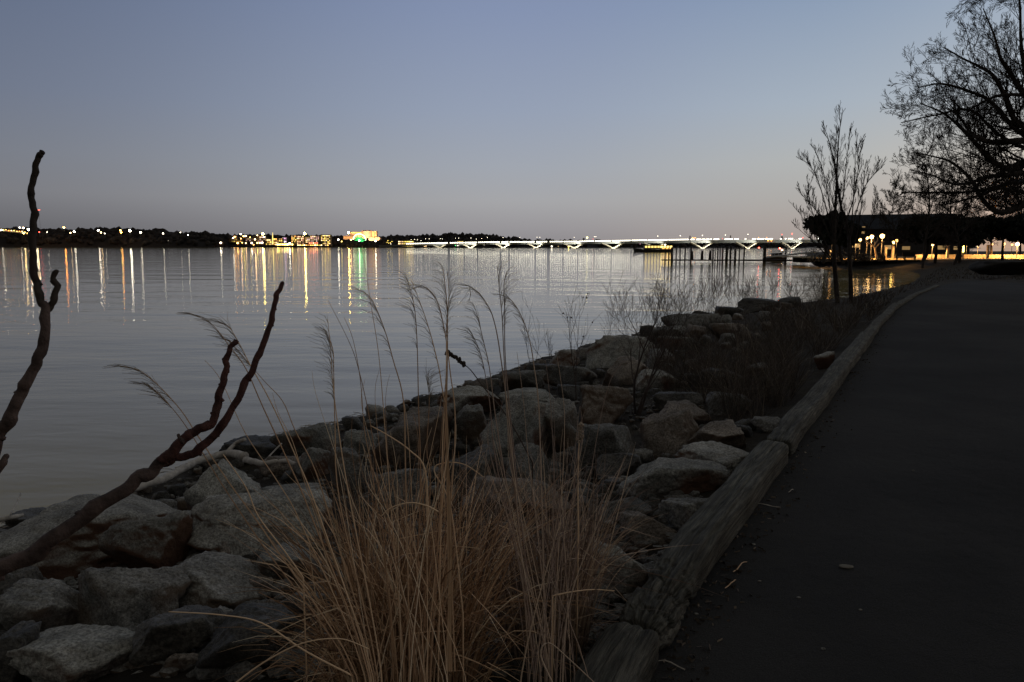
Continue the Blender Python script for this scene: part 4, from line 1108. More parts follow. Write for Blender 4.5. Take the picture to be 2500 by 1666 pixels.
for px_, py_, s, r, gl, lb, y_ in [
    (2090, 586, 70, .22, 300, 'left lamp of the close pair at the left end of the park', 106), (2100, 586, 70, .22, 0, 'right lamp of the close pair at the left end of the park', 107),
    (2117, 581.5, 70, .22, 0, 'warm park lamp just left of the brightest one over the lit little tree', 108), (2128, 579, 170, .30, 900, 'brightest warm park lamp, directly above the lit little tree', 108),
    (2154, 577, 90, .34, 500, 'large white lamp right of the lit little tree', 109), (2189, 588, 60, .22, 200, 'round lamp above the lantern pillar left of the broad evergreen', 112),
    (2277, 598, 70, .2, 350, 'lamp shining between the two trunks of the broad evergreen', 116), (2345, 595, 40, .16, 0, 'small lamp just left of the yellow lit column', 118),
    (2341, 605, 25, .15, 0, 'faint low lamp beside the paired evergreen trunks', 118),
    (2361, 587, 60, .22, 300, 'bright lamp above and right of the yellow lit column', 118), (2388, 596.7, 60, .22, 300, 'lamp between the yellow lit column and the pale pillar', 118),
    (2422, 597, 40, .16, 0, 'small lamp right of the pale pillar', 120), (2452, 595.5, 50, .18, 250, 'lamp at the trunk of the wide right evergreen', 118),
    (2471, 598, 40, .16, 0, 'small oval lamp left of the bright right-hand lamp', 120), (2484, 596.7, 110, .3, 600, 'brightest lamp at the right border of the park', 116),
    (2032, 582, 40, .22, 60, 'lamp glimpsed behind the two trunks of the young tree', 112), (2027, 614, 25, .16, 40, 'low lamp beside the gangway, left of the young tree', 108)]:
    lamp(px_, py_, y_, (1, .56, .19) if s > 65 else (1, .47, .13), s * .12, r * .95, lb, 1.1, group=PG, name='park_lamp', glow=gl, pole_r=.05)
# lantern pillars
for px_, yt_, yb_, s, lb in [(2181, 597, 625, 0, 'stone pillar with a lit lantern top left of the broad evergreen'), (2351, 600, 620, 9, 'slim column glowing yellow between the evergreen trunks'),
                             (2314.6, 600, 622, 0, 'pale square pillar between the two pairs of evergreen trunks'), (2413, 599, 623, 0, 'tall pale pillar near the right end of the seat wall'), (2163, 604, 625, 0, 'dim pale post left of the lantern pillar')]:
    Yp = 114; a = PY(px_, yt_, Yp); b_ = PY(px_, yb_, Yp)
    o = empty('lantern_pillar', (a.x, Yp, 1.12), lb, 'pillar', 'pale pillars in the park')
    mb = MB(); mb.box((a.x, Yp, (a.z + 1.12) / 2), (.30, .30, a.z - 1.12)); mb.build('post', M['wall_stone'], o)
    mb = MB(); mb.box((a.x, Yp, a.z + .03), (.42, .42, .06)); mb.build('cap', M['wall_stone'], o)
    if s or px_ == 2181:
        mb = MB(); mb.box((a.x, Yp - (.19 if s else 0), a.z + (.3 if not s else -.35)), (.22, .06 if s else .22, .45 if not s else 1.3)); mb.build('lantern', emis(YEL, s or 14), o)
# seat wall
o = empty('seat_wall', (XW(2370, 118), 118, 1.15), 'long low lamplit seat wall of pale blocks running behind the evergreens', 'wall')
xx = XW(2236, 118); i = 0
while xx < XW(2560, 118):
    L_ = 1.9 + .3 * (i % 3); mb = MB(); mb.box((xx + L_ / 2, 118, 1.15 + .32), (L_ - .07, .5, .64)); mb.build('block', M['wall_stone'], o); xx += L_; i += 1
# lawn strip lit by lamps
mb = MB(); n1, n2 = 40, 6
X0, X1 = XW(2080, 100), XW(2700, 100)
mb.add([(X0 + (X1 - X0) * i / n1, 99 + 40 * j / n2, 1.24) for j in range(n2 + 1) for i in range(n1 + 1)], [(j * (n1 + 1) + i, j * (n1 + 1) + i + 1, (j + 1) * (n1 + 1) + i + 1, (j + 1) * (n1 + 1) + i) for j in range(n2) for i in range(n1)])
tag(mb.build('lawn', M['lawn']), kind='structure')
# small lit tree
lt = PY(2140, 634, 104); lt.z = 1.15
o = tree_obj('lamplit_tree', lt, 'small tree with a pale forked trunk lit golden by the park lamps')
mb = MB(); rr = random.Random(8)
mb.tube(smooth([lt, PY(2139, 622, 104), PY(2137, 612, 104), PY(2137, 606, 104)], 3), [.20, .17, .16, .15, .15, .14, .14, .14, .14, .13], 8)
mb.build('trunk', M['wall_stone'], o)
mb = MB()
for pix in ([(2137, 607), (2131, 601), (2124, 596), (2111, 592)], [(2137, 607), (2143, 598), (2150, 594), (2160, 590)], [(2134, 603), (2136, 595), (2133, 587), (2130, 580)], [(2136, 596), (2142, 588), (2143, 581)], [(2124, 596), (2116, 590), (2112, 583)]):
    px_limb(mb, pix, 104, .11, .03, rr, 5, 1, .5, .6, .3, 6, .012, .1)
mb.build('limb', M['wall_stone'], o)
# bench silhouette on the lit lawn, and low shrubs by the bank
bp = PY(2221, 632, 100)
o = empty('park_bench', (bp.x, 100, 1.25), 'dark bench standing on the lit lawn left of the broad evergreen', 'bench')
mb = MB(); mb.box((bp.x, 100, 1.68), (1.7, .5, .06)); mb.build('seat', M['pile'], o)
mb = MB(); mb.box((bp.x, 100.27, 2.0), (1.7, .06, .5)); mb.build('backrest', M['pile'], o)
for dx in (-.7, .7): mb = MB(); mb.box((bp.x + dx, 100, 1.445), (.08, .45, .40)); mb.build('leg', M['pile'], o)
def leafy(px, py, Y, w, h, label, seed, mat='brush', n=420):
    rr = random.Random(seed); b = PY(px, py, Y); b.z = 1.1
    o = empty('low_shrub', b, label, 'shrub', 'low shrubs along the far bank of the cove'); mb = MB()
    for k in range(9): grow(mb, b + Vector((rr.gauss(0, w * .2), rr.gauss(0, w * .2), 0)), Vector((rr.gauss(0, .5), rr.gauss(0, .5), 1)), h * .8, .03, 2, rr, .6, 4, .55, .15, 4, 4, .01)
    mb.build('twigs', M['twig'], o)
    mb = MB()
    for _ in range(n):
        u = Vector((rr.gauss(0, .5), rr.gauss(0, .5), abs(rr.gauss(0, .45)))); q = b + Vector((u.x * w / 2, u.y * w / 2, min(1.1, u.z) * h))
        a = Vector((rr.gauss(0, 1), rr.gauss(0, 1), rr.gauss(0, 1))).normalized(); mb.quad(q, a * .07, perp(a, rr) * .05, rr.random())
    mb.build('leaves', M[mat], o)
leafy(2092, 630, 98, 2.0, 1.2, 'ragged lamplit shrub at the left end of the cove bank', 1)
leafy(2112, 630, 98, 1.6, .9, 'low lamplit shrub just left of the small lit tree', 2)
leafy(2153, 630, 98, .9, 1.0, 'bright little shrub at the right foot of the small lit tree', 3)
leafy(2000, 634, 95, 3.2, 1.4, 'orange lit bushes at the shore end of the gangway', 4)
leafy(2050, 634, 95, 3.0, 1.3, 'dark orange shrub seen between the two trunks of the young tree', 5)

# ------------------------------------------------------------------ dock
YD = 142
zd = PY(1760, 631, YD).z
dk = empty('floating_dock', (XW(1780, YD), YD, 0), 'low floating dock carrying a row of dark pilings left of the park', 'dock')
def plank(xa, xb, Y, z, th, dpt, nm, par, mat='pile'):
    mb = MB(); a, b_ = XW(xa, Y), XW(xb, Y); mb.box(((a + b_) / 2, Y, z), (b_ - a, dpt, th)); return mb.build(nm, M[mat], par)
plank(1618, 1820, YD, .42, .22, 2.0, 'deck_section', dk); plank(1822, 1962, YD + .6, .40, .26, 2.4, 'deck_section', dk)
plank(1773, 1822, YD + 16, PY(1790, 608, YD + 16).z, .18, 1.2, 'upper_rail', dk)
plank(1945, 1998, 128, .75, .9, 3.0, 'shore_abutment', dk)
mb = MB(); a = PY(1872, 628, YD + 2.5); b_ = PY(1992, 614, YD - 6)
for dz, th in ((0, .09), (.55, .05), (.95, .05)):
    mb.tube([a + Vector((0, 0, dz)), b_ + Vector((0, 0, dz * .8))], [th, th], 4)
for t in range(13):
    p = a.lerp(b_, t / 12); mb.tube([p, p + Vector((0, 0, .9))], [.035, .035], 4)
mb.build('gangway_rail', M['white'], dk)
mb = MB(); d = (b_ - a); n_ = Vector((-d.y, d.x, 0)).normalized() * .7
mb.add([a - n_, b_ - n_, b_ + n_, a + n_, a - n_ - Vector((0, 0, .2)), b_ - n_ - Vector((0, 0, .2)), b_ + n_ - Vector((0, 0, .2)), a + n_ - Vector((0, 0, .2))], [(0, 1, 2, 3), (7, 6, 5, 4), (0, 4, 5, 1), (3, 2, 6, 7), (1, 5, 6, 2), (0, 3, 7, 4)])
mb.build('gangway', M['concrete'], dk)
PILES = [(1624, 604.6, 636, .15, 'leftmost thin piling at the dock end'), (1633.5, 603.7, 636, .17, 'second piling from the left dock end'), (1641, 603.7, 637, .32, 'thick third piling from the left dock end'),
 (1651.5, 604, 634, .13, 'thin piling right of the thick left one'), (1661, 604, 634, .14, 'fifth piling from the left dock end'), (1673, 603.5, 636, .17, 'sixth piling from the left dock end'),
 (1687.5, 603.5, 637, .2, 'seventh piling, beside the first low bollard'), (1741.5, 606, 636, .18, 'piling right of the last low bollard'), (1747, 599.5, 630, .1, 'thin tall piling left of the middle of the dock'),
 (1753, 602, 631, .16, 'faint grey piling in the middle of the dock'), (1759, 600, 631, .1, 'thin faint piling in the middle of the dock'), (1765, 600, 637, .18, 'tall dark piling left of the thick middle ones'),
 (1775, 601.5, 639, .36, 'thickest piling in the middle of the dock'), (1784.5, 598.6, 639, .26, 'tallest thick piling right of the thickest one'), (1795.5, 607, 640, .3, 'short thick piling third of the middle group'),
 (1805.7, 606, 633, .16, 'thin piling under the high rail'), (1817.6, 602, 636, .2, 'piling at the right end of the high rail'), (1866, 599.5, 642, .26, 'left piling of the tall pair near the gangway'), (1869.9, 601.5, 640, .18, 'right piling of the tall pair near the gangway'),
 (1919, 602.5, 624, .26, 'lone piling behind the gangway')]
for x, yt_, yb_, r_, lb in PILES:
    Yq = YD - 1.2 if yb_ > 634 else YD + 1.3
    p = PY(x, yt_, Yq); mb = MB(); rr = random.Random(int(x))
    r_ *= .72; k = [Vector((p.x + rr.gauss(0, .02), Yq, -2)), Vector((p.x, Yq, 1)), Vector((p.x + rr.gauss(0, .03), Yq, p.z))]
    mb.tube(k, [r_ * 1.05, r_, r_ * .94], 10)
    tag(mb.build('piling', M['pile'], None, smooth=True), lb, 'piling', 'dark timber pilings of the floating dock')
for x, yt_, lb in ((1691, 613.5, 'first low dark bollard on the dock'), (1715.6, 612.5, 'middle low dark bollard on the dock'), (1735, 611.5, 'last low dark bollard on the dock')):
    p = PY(x, yt_, YD); mb = MB(); mb.tube([(p.x, YD + .3, .5), (p.x, YD + .3, p.z * .6 + .2), (p.x + .05, YD + .3, p.z)], [.30, .24, .15], 8)
    tag(mb.build('bollard', M['pile']), lb, 'bollard', 'low dark bollards on the dock')
# small white craft behind dock with red lamp
bx = PY(1892, 615, 160); o = empty('moored_boat', (bx.x, 160, 0), 'small dark boat moored beyond the gangway with red and white lights', 'boat')
mb = MB(); L_ = 4.6
mb.add([(bx.x - L_ / 2, 160, .9), (bx.x - L_ / 3, 159, .75), (bx.x + L_ / 2, 159, .75), (bx.x + L_ / 2, 161, .75), (bx.x - L_ / 3, 161, .75), (bx.x - L_ / 3, 159.3, -.1), (bx.x + L_ / 2, 159.3, -.1), (bx.x + L_ / 2, 160.7, -.1), (bx.x - L_ / 3, 160.7, -.1)],
       [(0, 1, 2, 3, 4), (0, 5, 1), (1, 5, 6, 2), (2, 6, 7, 3), (3, 7, 8, 4), (4, 8, 0), (0, 8, 5), (5, 8, 7, 6)])
mb.build('hull', M['boat_hull'], o)
mb = MB(); mb.box((bx.x + .4, 160, 1.2), (1.9, 1.3, .9)); mb.box((bx.x + .4, 160, 1.68), (2.2, 1.5, .06)); mb.build('cabin', M['boat_hull'], o)
for x, y, c, s in ((1904, 606.5, REDC, 30), (1909.5, 611, WARMW, 25), (1853, 605.5, REDC, 12)):
    p = PY(x, y, 159); mb = MB(); mb.ball(p, .16, 2)
    if x < 1900:
        mb.build('red_marker', emis(c, s), o); continue
    mb.build('lamp_head', emis(c, s), o)
    mb = MB(); mb.tube([(p.x, 159, .7), (p.x, 159, p.z - .16)], [.04, .04], 6); mb.build('mast', M['metal'], o)

# ------------------------------------------------------------------ tour boat
YT = 420
hx0, hx1 = XW(1545, YT), XW(1642, YT); L_ = hx1 - hx0
tbt = empty('tour_boat', ((hx0 + hx1) / 2, YT, 0), 'long low dark tour boat with a row of glowing yellow windows beyond the dock', 'boat')
secs = []
for t, wd, zt_ in ((0, .1, 2.6), (.06, 1.6, 2.2), (.2, 2.6, 1.7), (.6, 2.8, 1.5), (1, 2.5, 1.6)):
    x = hx0 + L_ * t; secs.append([(x, YT - wd, zt_), (x + (0 if t else .8), YT - wd * .7, -.3), (x + (0 if t else .8), YT + wd * .7, -.3), (x, YT + wd, zt_)])
mb = MB(); mb.add([p for s_ in secs for p in s_], [(i * 4 + j, i * 4 + (j + 1) % 4, i * 4 + 4 + (j + 1) % 4, i * 4 + 4 + j) for i in range(4) for j in range(4)] + [(16, 17, 18, 19)])
mb.build('hull', M['boat_hull'], tbt)
cab = MB(); cx0, cx1 = hx0 + L_ * .28, hx0 + L_ * .98
cab.box(((cx0 + cx1) / 2, YT, 2.7), (cx1 - cx0, 4.2, 2.2)); cabo = cab.build('cabin', M['boat_hull'], tbt)
mb = MB(); mb.box(((cx0 + cx1) / 2 - .3, YT, 3.9), (cx1 - cx0 + 1.4, 4.8, .2)); mb.build('roof', M['boat_hull'], tbt)
for i in range(9):
    x = cx0 + (cx1 - cx0) * (i + .5) / 9; mb = MB(); mb.box((x, YT - 2.13, 2.95), ((cx1 - cx0) / 9 * .72, .05, 1.1)); mb.build('window', emis((1, .72, .2), 1.6 if i < 5 else 3.2), tbt)
mb = MB(); mb.box((cx0 + (cx1 - cx0) * .8, YT - 2.13, 2.0), ((cx1 - cx0) * .34, .05, .35)); mb.build('light_strip', emis((1, .45, .1), 2.5), tbt)
p = PY(1624, 599, YT); mb = MB(); mb.tube([(p.x, YT, 4), (p.x, YT, p.z)], [.06, .05], 5); mb.build('mast', M['metal'], tbt); mb = MB(); mb.ball(p, .35, 2); mb.build('mast_lamp', emis(WHT, 30), tbt)

# ------------------------------------------------------------------ far shore
def ridge(name, prof, Y0, dY, wood_seed, nw, cs=(4, 8), label=None):
    pts = []; nx = 160; xs_ = [prof[0][0] + (prof[-1][0] - prof[0][0]) * i / nx for i in range(nx + 1)]
    tops = np.interp(xs_, [p[0] for p in prof], [p[1] for p in prof]); V = []; nyy = 8
    def zt(px, py, Y): return max(1.5, PY(px, py, Y).z)
    for j in range(nyy + 1):
        t = j / nyy; Y = Y0 + dY * t * 1.6; k = min(1, .15 + .85 * min(1, t * 1.6) ** .7) if j else 0
        for x, tp in zip(xs_, tops):
            h = (zt(x, tp + 2.5, Y0 + dY) - 3) * k
            X = PY(x, 603, Y0).x * (1 + .0 * t)
            V.append((X, Y, max(-1 if j == 0 else 1, h + (noise.noise(Vector((X * .01, Y * .01, 1))) * 2 if j else -1))))
    n = nx + 1
    Fs = [(j * n + i, j * n + i + 1, (j + 1) * n + i + 1, (j + 1) * n + i) for j in range(nyy) for i in range(nx)]
    mb = MB(); mb.v = V; mb.f = Fs; mb.t = [.2] * len(V)
    tag(mb.build(name, M['wood_woods'], None, smooth=True), kind='structure')
    rr = random.Random(wood_seed); mb = MB()
    for _ in range(nw):
        t = rr.random() ** .8; px_ = rr.uniform(prof[0][0], prof[-1][0]); tp = float(np.interp(px_, [p[0] for p in prof], [p[1] for p in prof]))
        Y = Y0 + 8 + dY * t; k = min(1, .15 + .85 * min(1, t) ** .7); z = (zt(px_, tp + 2.5, Y0 + dY) - 3) * k
        r_ = rr.uniform(*cs); X = PY(px_, 603, Y0).x
        mb.ball((X, Y, z + r_ * .35), r_, 1, (1, 1, rr.uniform(.7, 1.15)), .28, tint=rr.random() ** 1.5)
    tag(mb.build('woodland', M['wood_woods']), kind='stuff')
ridge('hills', [(-500, 556), (-200, 557), (0, 557), (60, 560), (110, 562), (130, 557), (200, 555), (240, 557), (290, 561), (330, 560), (350, 565), (400, 568), (455, 567), (480, 571), (520, 574)], 1690, 130, 1, 1500)
ridge('hills', [(500, 574), (600, 575), (700, 575), (780, 577), (840, 578), (905, 578), (960, 575), (1000, 577)], 2250, 260, 2, 900, (5, 9))
ridge('shore_land', [(470, 596), (520, 598), (600, 598), (700, 601), (800, 600), (830, 588), (850, 584), (900, 588), (930, 584), (975, 586), (990, 600)], 1980, 60, 3, 420, (3, 5))
ridge('hills', [(930, 580), (960, 577), (1000, 577), (1010, 573), (1050, 575), (1080, 571), (1130, 571), (1190, 574), (1240, 578), (1280, 584), (1340, 588), (1500, 590), (1700, 592), (2100, 594), (2400, 594)], 2700, 240, 4, 1300, (6, 11))

# lamps on the far left shore
FL = 'far shore lamps on the wooded hill'
LAMPS = [
 (3, 562, WHT, 90, 1.5, 'white lamp at the very left edge of the far shore'), (48, 556, WHT, 90, 1.2, 'upper left white lamp of the bright cluster behind the dark branch'),
 (57, 557, WARMW, 160, 1.6, 'big white lamp left of the dark branch on the far shore'), (69, 560.5, WHT, 200, 1.8, 'brightest lamp touching the left side of the dark branch'),
 (58, 570, YEL, 200, 1.2, 'low yellow lamp left of the dark branch'), (69, 570.5, ORG, 200, 1.2, 'low orange lamp left of the dark branch'), (88, 557, WARMW, 240, 1.9, 'big lamp just right of the dark branch'),
 (86, 568, WHT, 150, 1.6, 'low lamp right of the dark branch'), (96, 567, REDC, 60, .9, 'small reddish lamp right of the dark branch'), (115, 567, WHT, 40, .8, 'small faint lamp on the hill right of the dark branch'),
 (156, 556, ORG, 300, 1.6, 'single orange lamp above the hill crest'), (172, 569, WARMW, 60, 1.3, 'smaller left lamp of the pair below the hill crest'), (181, 566, WHT, 160, 1.6, 'larger right lamp of the pair below the hill crest'),
 (240, 562.7, WHT, 180, 1.6, 'upper left lamp of the stepped trio on the hill'), (246.5, 568, WARMW, 90, 1.3, 'middle lamp of the stepped trio on the hill'), (256, 570.5, WHT, 50, .9, 'smallest right lamp of the stepped trio on the hill'),
 (294, 563, YEL, 120, 1.3, 'upper yellow lamp of the stacked pair on the hill'), (296, 568, ORG, 200, 1.4, 'lower yellow orange lamp of the stacked pair on the hill'), (317, 564, WHT, 260, 2.0, 'brightest white lamp in the middle of the wooded hill'),
 (343, 568, WHT, 90, 1.7, 'round white lamp right of the brightest hill lamp'), (398, 570.5, WHT, 60, 1.3, 'lone white lamp two thirds along the hill'), (440.5, 568, WHT, 50, .9, 'small lamp on the crest near the right end of the hill'),
 (459, 574, WHT, 60, 1.2, 'lamp just below the crest near the right end of the hill'), (411, 588, WHT, 6, .5, 'very faint lamp low on the dark hill')]
for px_, py_, c, s, r_, lb in LAMPS: lamp(px_, py_, 1670, c, s, r_, lb, group=FL)
# lit ramp at far left
o = empty('lit_ramp', PY(30, 572, 1680), 'orange lit sloping road ramp at the left edge of the far shore', 'road ramp')
mb = MB(); a = PY(-40, 559, 1676); b_ = PY(66, 570, 1670); mb.tube([a, b_], [1.5, 1.5], 4); mb.build('deck', M['concrete'], o)
for i in range(16):
    p = a.lerp(b_, (i + .5) / 16); mb = MB(); mb.ball(p + Vector((0, -2, 2.2 + (i * 7 % 3) * .5)), .75, 1, (2.2, 1, 1)); mb.build('ramp_lamp', emis([AMB, ORG, WARMW, YEL][i % 4], 8), o)
# radio mast
p = PY(95, 513, 1690); o = empty('radio_mast', (p.x, p.y, 30), 'thin mast with a red beacon standing over the left hill', 'mast')
mb = MB(); mb.tube([(p.x, p.y, 30), (p.x, p.y, p.z)], [.25, .18], 4); mb.build('tower', M['metal'], o)
mb = MB(); mb.ball(p, 1.3, 2, (2.1, 1, .8)); mb.build('beacon', emis((1, .10, .06), 5), o)

# harbour town
YH = 1960
HL = 'lamps of the far harbour town'
for px_, py_, c, s, r_, lb in [
 (494.6, 574, WHT, 260, 2.1, 'white lamp left of the big orange harbour lamp'), (516, 572.5, ORG, 650, 2.4, 'big flaring orange lamp at the left end of the harbour town'),
 (587.5, 572, WHT, 80, 1.6, 'white lamp on the crest left of the tall yellow spire'), (641.7, 571.6, YEL, 420, 2.5, 'big pale yellow lamp left of the tall lit spire'),
 (743.7, 570.6, YEL, 520, 2.8, 'brightest pale yellow lamp above the middle of the harbour town'), (851, 568.5, YEL, 460, 2.5, 'big pale lamp at the left end of the great hotel'),
 (707, 594, WHT, 240, 1.3, 'white waterfront lamp right of the tall lit spire'), (622.6, 585, WARMW, 60, 1.8, 'round lamp among the low houses left of the spire'),
 (826, 585.5, WHT, 50, 2.0, 'round white lamp in the dark gap left of the hotel'), (834, 590, YEL, 25, 1.5, 'slim yellow lamp in the dark gap left of the hotel'), (877, 588, WHT, 60, 1.8, 'white lamp in front of the green wheel'),
 (917, 589, WHT, 60, 1.8, 'round white lamp right of the hotel base'), (857, 586, WARMW, 40, 1.4, 'lamp in the trees left of the green wheel')]:
    lamp(px_, py_, YH, c, s, r_, lb, group=HL)
k = 0
for px_, py_, w_ in [(501, 577.5, 1.6), (508, 577.5, 1.3), (534, 579, 2.2), (540, 579.5, 1.8), (562, 581, 1.6), (569, 581, 1.6), (573, 579, 2.6), (595, 577, 2.2), (600, 577, 1.6), (490, 590.5, 1.8), (500, 591, 1.6), (507, 592, 1.0), (517, 593, 1.6), (538.6, 593, 2.2),
                     (580, 594, 2.4), (591, 593, 1.2), (600, 594, 1.2), (614.5, 593.7, 2.0), (619, 598, 1.2), (628, 593.7, 1.8), (634, 593.5, 1.6), (640, 593.3, 1.8), (588, 583, 1.4), (610, 580, 1.2), (628, 575, 1.2), (645, 579, 1.6), (477, 594, 1)]:
    p = PY(px_, py_, YH + 8); mb = MB(); rr = random.Random(k)
    o = empty('lit_house', (p.x, YH + 12, p.z - 5), 'small lit house or lamp among the low dots left of the tall spire', 'house', 'scattered lit houses of the harbour town')
    mb.box((p.x, YH + 14, p.z - 1.5), (w_ * 3.2, 8, 7)); mb.build('wall', M['citywall'], o)
    mb = MB(); mb.ball((p.x, YH + 8.6, p.z), w_, 1, (1.25, .5, .8)); mb.build('lit_window', emis([WARMW, WHT, AMB, YEL][k % 4], 16), o); k += 1

def tower(px0, px1, yt_, yb_, Y, cols, rows, c, s, label, wallc='citywall', fill=.7, name='lit_building', group='lit buildings of the harbour town', cat='building', warmwall=0):
    x0, x1 = XW(px0, Y), XW(px1, Y); z1 = PY((px0 + px1) / 2, yt_, Y).z; z0 = PY((px0 + px1) / 2, yb_, Y).z
    rr = random.Random(int(px0 * 10)); o = empty(name, ((x0 + x1) / 2, Y, z0), label, cat, group)
    mb = MB(); mb.box(((x0 + x1) / 2, Y + 8, (z0 + z1) / 2), (x1 - x0, 16, z1 - z0)); mb.build('wall', M[wallc], o)
    mb = MB(); mb.box(((x0 + x1) / 2, Y + 8, z1 + .4), (x1 - x0 + 1, 17, .8)); mb.build('roof', M['roof'], o)
    for i in range(cols):
        for j in range(rows):
            if rr.random() > fill: continue
            w_ = (x1 - x0) / cols; h_ = (z1 - z0) / rows
            mb = MB(); mb.box((x0 + w_ * (i + .5), Y - .06, z0 + h_ * (j + .5)), (w_ * .62, .12, h_ * .5))
            mb.build('window', emis(c[rr.randrange(len(c))], s * rr.choice([.25, .5, .8, 1.4])), o)
    return o
CC = [WARMW, AMB, YEL]; PK = [(1, .55, .45), WARMW, (1, .7, .6)]
tower(560, 590, 583, 592, YH + 20, 6, 2, CC, 1.0, 'long dim low block in the left part of the harbour town', fill=.4)
tower(600, 622, 578, 590, YH + 20, 5, 3, PK, 1.2, 'dim block left of the big pale yellow harbour lamp', fill=.5)
tower(624, 648, 577, 592, YH + 22, 5, 3, PK, 1.6, 'block under the big pale yellow harbour lamp', fill=.6)
tower(649, 663, 584, 599, YH + 12, 4, 3, CC, 3, 'bright low block directly left of the tall spire', fill=.8)
tower(668, 690, 582, 599, YH + 14, 5, 4, CC, 3, 'block directly right of the tall spire', fill=.75)
tower(690, 700, 580, 593, YH + 24, 3, 3, [(1, .5, .8), (1, .8, 1)], 3, 'narrow block with pinkish lights right of the spire', fill=.9)
tower(672, 716, 594, 600.5, YH + 4, 11, 1, [YEL, WARMW], 14, 'long very bright waterfront arcade right of the tall spire', fill=1)
tower(712, 724, 575, 597, YH + 20, 4, 5, CC, 2.6, 'tall lit block left of the brightest harbour lamp', fill=.7)
tower(725, 742, 576, 597, YH + 18, 5, 5, [AMB, WARMW, (1, .5, .3)], 2.4, 'orange lit block under the brightest harbour lamp', fill=.8)
tower(743, 757, 579, 594, YH + 16, 4, 4, PK, 2.4, 'pinkish block right of the brightest harbour lamp', fill=.8)
tower(754, 777, 591, 597, YH + 6, 5, 1, [(1, .06, .03), (1, .2, .1)], 7, 'low block with a long red lit sign front', fill=1)
tower(758, 780, 576, 591, YH + 22, 5, 4, PK, 2.2, 'pink lit block above the red fronted one', fill=.8)
tower(784, 807, 574, 597, YH + 20, 6, 6, [YEL, WARMW], 2.6, 'tall yellow lit block at the right end of the waterfront', fill=.85)
tower(725, 808, 597, 601, YH + 2, 16, 1, [YEL, WARMW, AMB], 6, 'low lit quay front along the right half of the harbour', fill=.75)
# spire
p = PY(665.7, 568, YH); q = PY(665.7, 597, YH); mb = MB(); mb.tube([q, p], [1.9, .4], 6)
tag(mb.build('lit_spire', emis((1, .75, .2), 2.0)), 'tall thin yellow lit spire in the harbour town', 'spire')
# great hotel
YO = 2100
ho = empty('great_hotel', PY(895, 585, YO), 'great peach lit hotel with a drum shaped main block right of the green wheel', 'hotel')
M['peach'] = simple('peach_facade', (.55, .33, .2), .9, .2, .1, .02)
def litbox(nm, px0, px1, yt_, yb_, Y, mat='peach', rd=False):
    x0, x1 = XW(px0, Y), XW(px1, Y); z1 = PY((px0 + px1) / 2, yt_, Y).z; z0 = PY((px0 + px1) / 2, yb_, Y).z; mb = MB()
    if rd: mb.tube([((x0 + x1) / 2, Y + 14, z0), ((x0 + x1) / 2, Y + 14, z1 - 2), ((x0 + x1) / 2, Y + 14, z1)], [(x1 - x0) / 2, (x1 - x0) / 2, (x1 - x0) / 2.6], 24)
    else: mb.box(((x0 + x1) / 2, Y + 10, (z0 + z1) / 2), (x1 - x0, 18, z1 - z0))
    return mb.build(nm, M[mat], ho), x0, x1, z0, z1
litbox('drum', 881, 909, 562.5, 582, YO, rd=True); litbox('right_wing', 907, 920, 564.5, 582, YO + 6); litbox('base', 900, 928, 580, 588, YO - 8)
litbox('left_wing', 855, 884, 566.5, 580, YO + 10); litbox('lower_left_wing', 838, 866, 576, 585, YO)
for i, (px_, y0_, y1_, Y, s, w_) in enumerate([(909.5, 566, 579, YO + 2, 2, 1.2), (912, 566, 579, YO + 5, 3, .9), (917, 565, 578, YO + 5, 2.4, 1.1), (883, 568, 578, YO + 2, 1.2, .8)]):
    a = PY(px_, y0_, Y); b_ = PY(px_, y1_, Y); mb = MB(); mb.box((a.x, Y, (a.z + b_.z) / 2), (w_, .4, a.z - b_.z)); mb.build('window_strip', emis(YEL, s), ho)
for i in range(9):
    a = PY(858 + i * 2.9, 568.5, YO + 9); mb = MB(); mb.box((a.x, YO + 8.8, a.z), (2.3, .4, 2.2)); mb.build('window', emis(YEL, 2.2), ho)
for i in range(8):
    a = PY(841 + i * 3, 580, YO - 1); mb = MB(); mb.box((a.x, YO - 1, a.z), (1.7, .4, 3.2)); mb.build('window', emis(AMB, 1.3), ho)
for px_, py_, e in ((889, 590, 2.4e5), (904, 588, 1.6e5), (916, 590, 1.6e5), (860, 588, 1.0e5), (846, 590, .6e5)):
    l = bpy.data.lights.new('floodlight', 'SPOT'); l.energy = e * .75; l.color = (1, .70, .45); l.shadow_soft_size = 1; l.spot_size = R(110); l.spot_blend = .5
    lo = bpy.data.objects.new('floodlight', l); COL.objects.link(lo); lo.parent = ho; lo.matrix_parent_inverse = ho.matrix_basis.inverted()
    q = PY(px_, py_, YO - 32); lo.location = (q.x, YO - 45, q.z + 2); lo.rotation_euler = Vector((0, 1, .45)).to_track_quat('-Z', 'Y').to_euler()
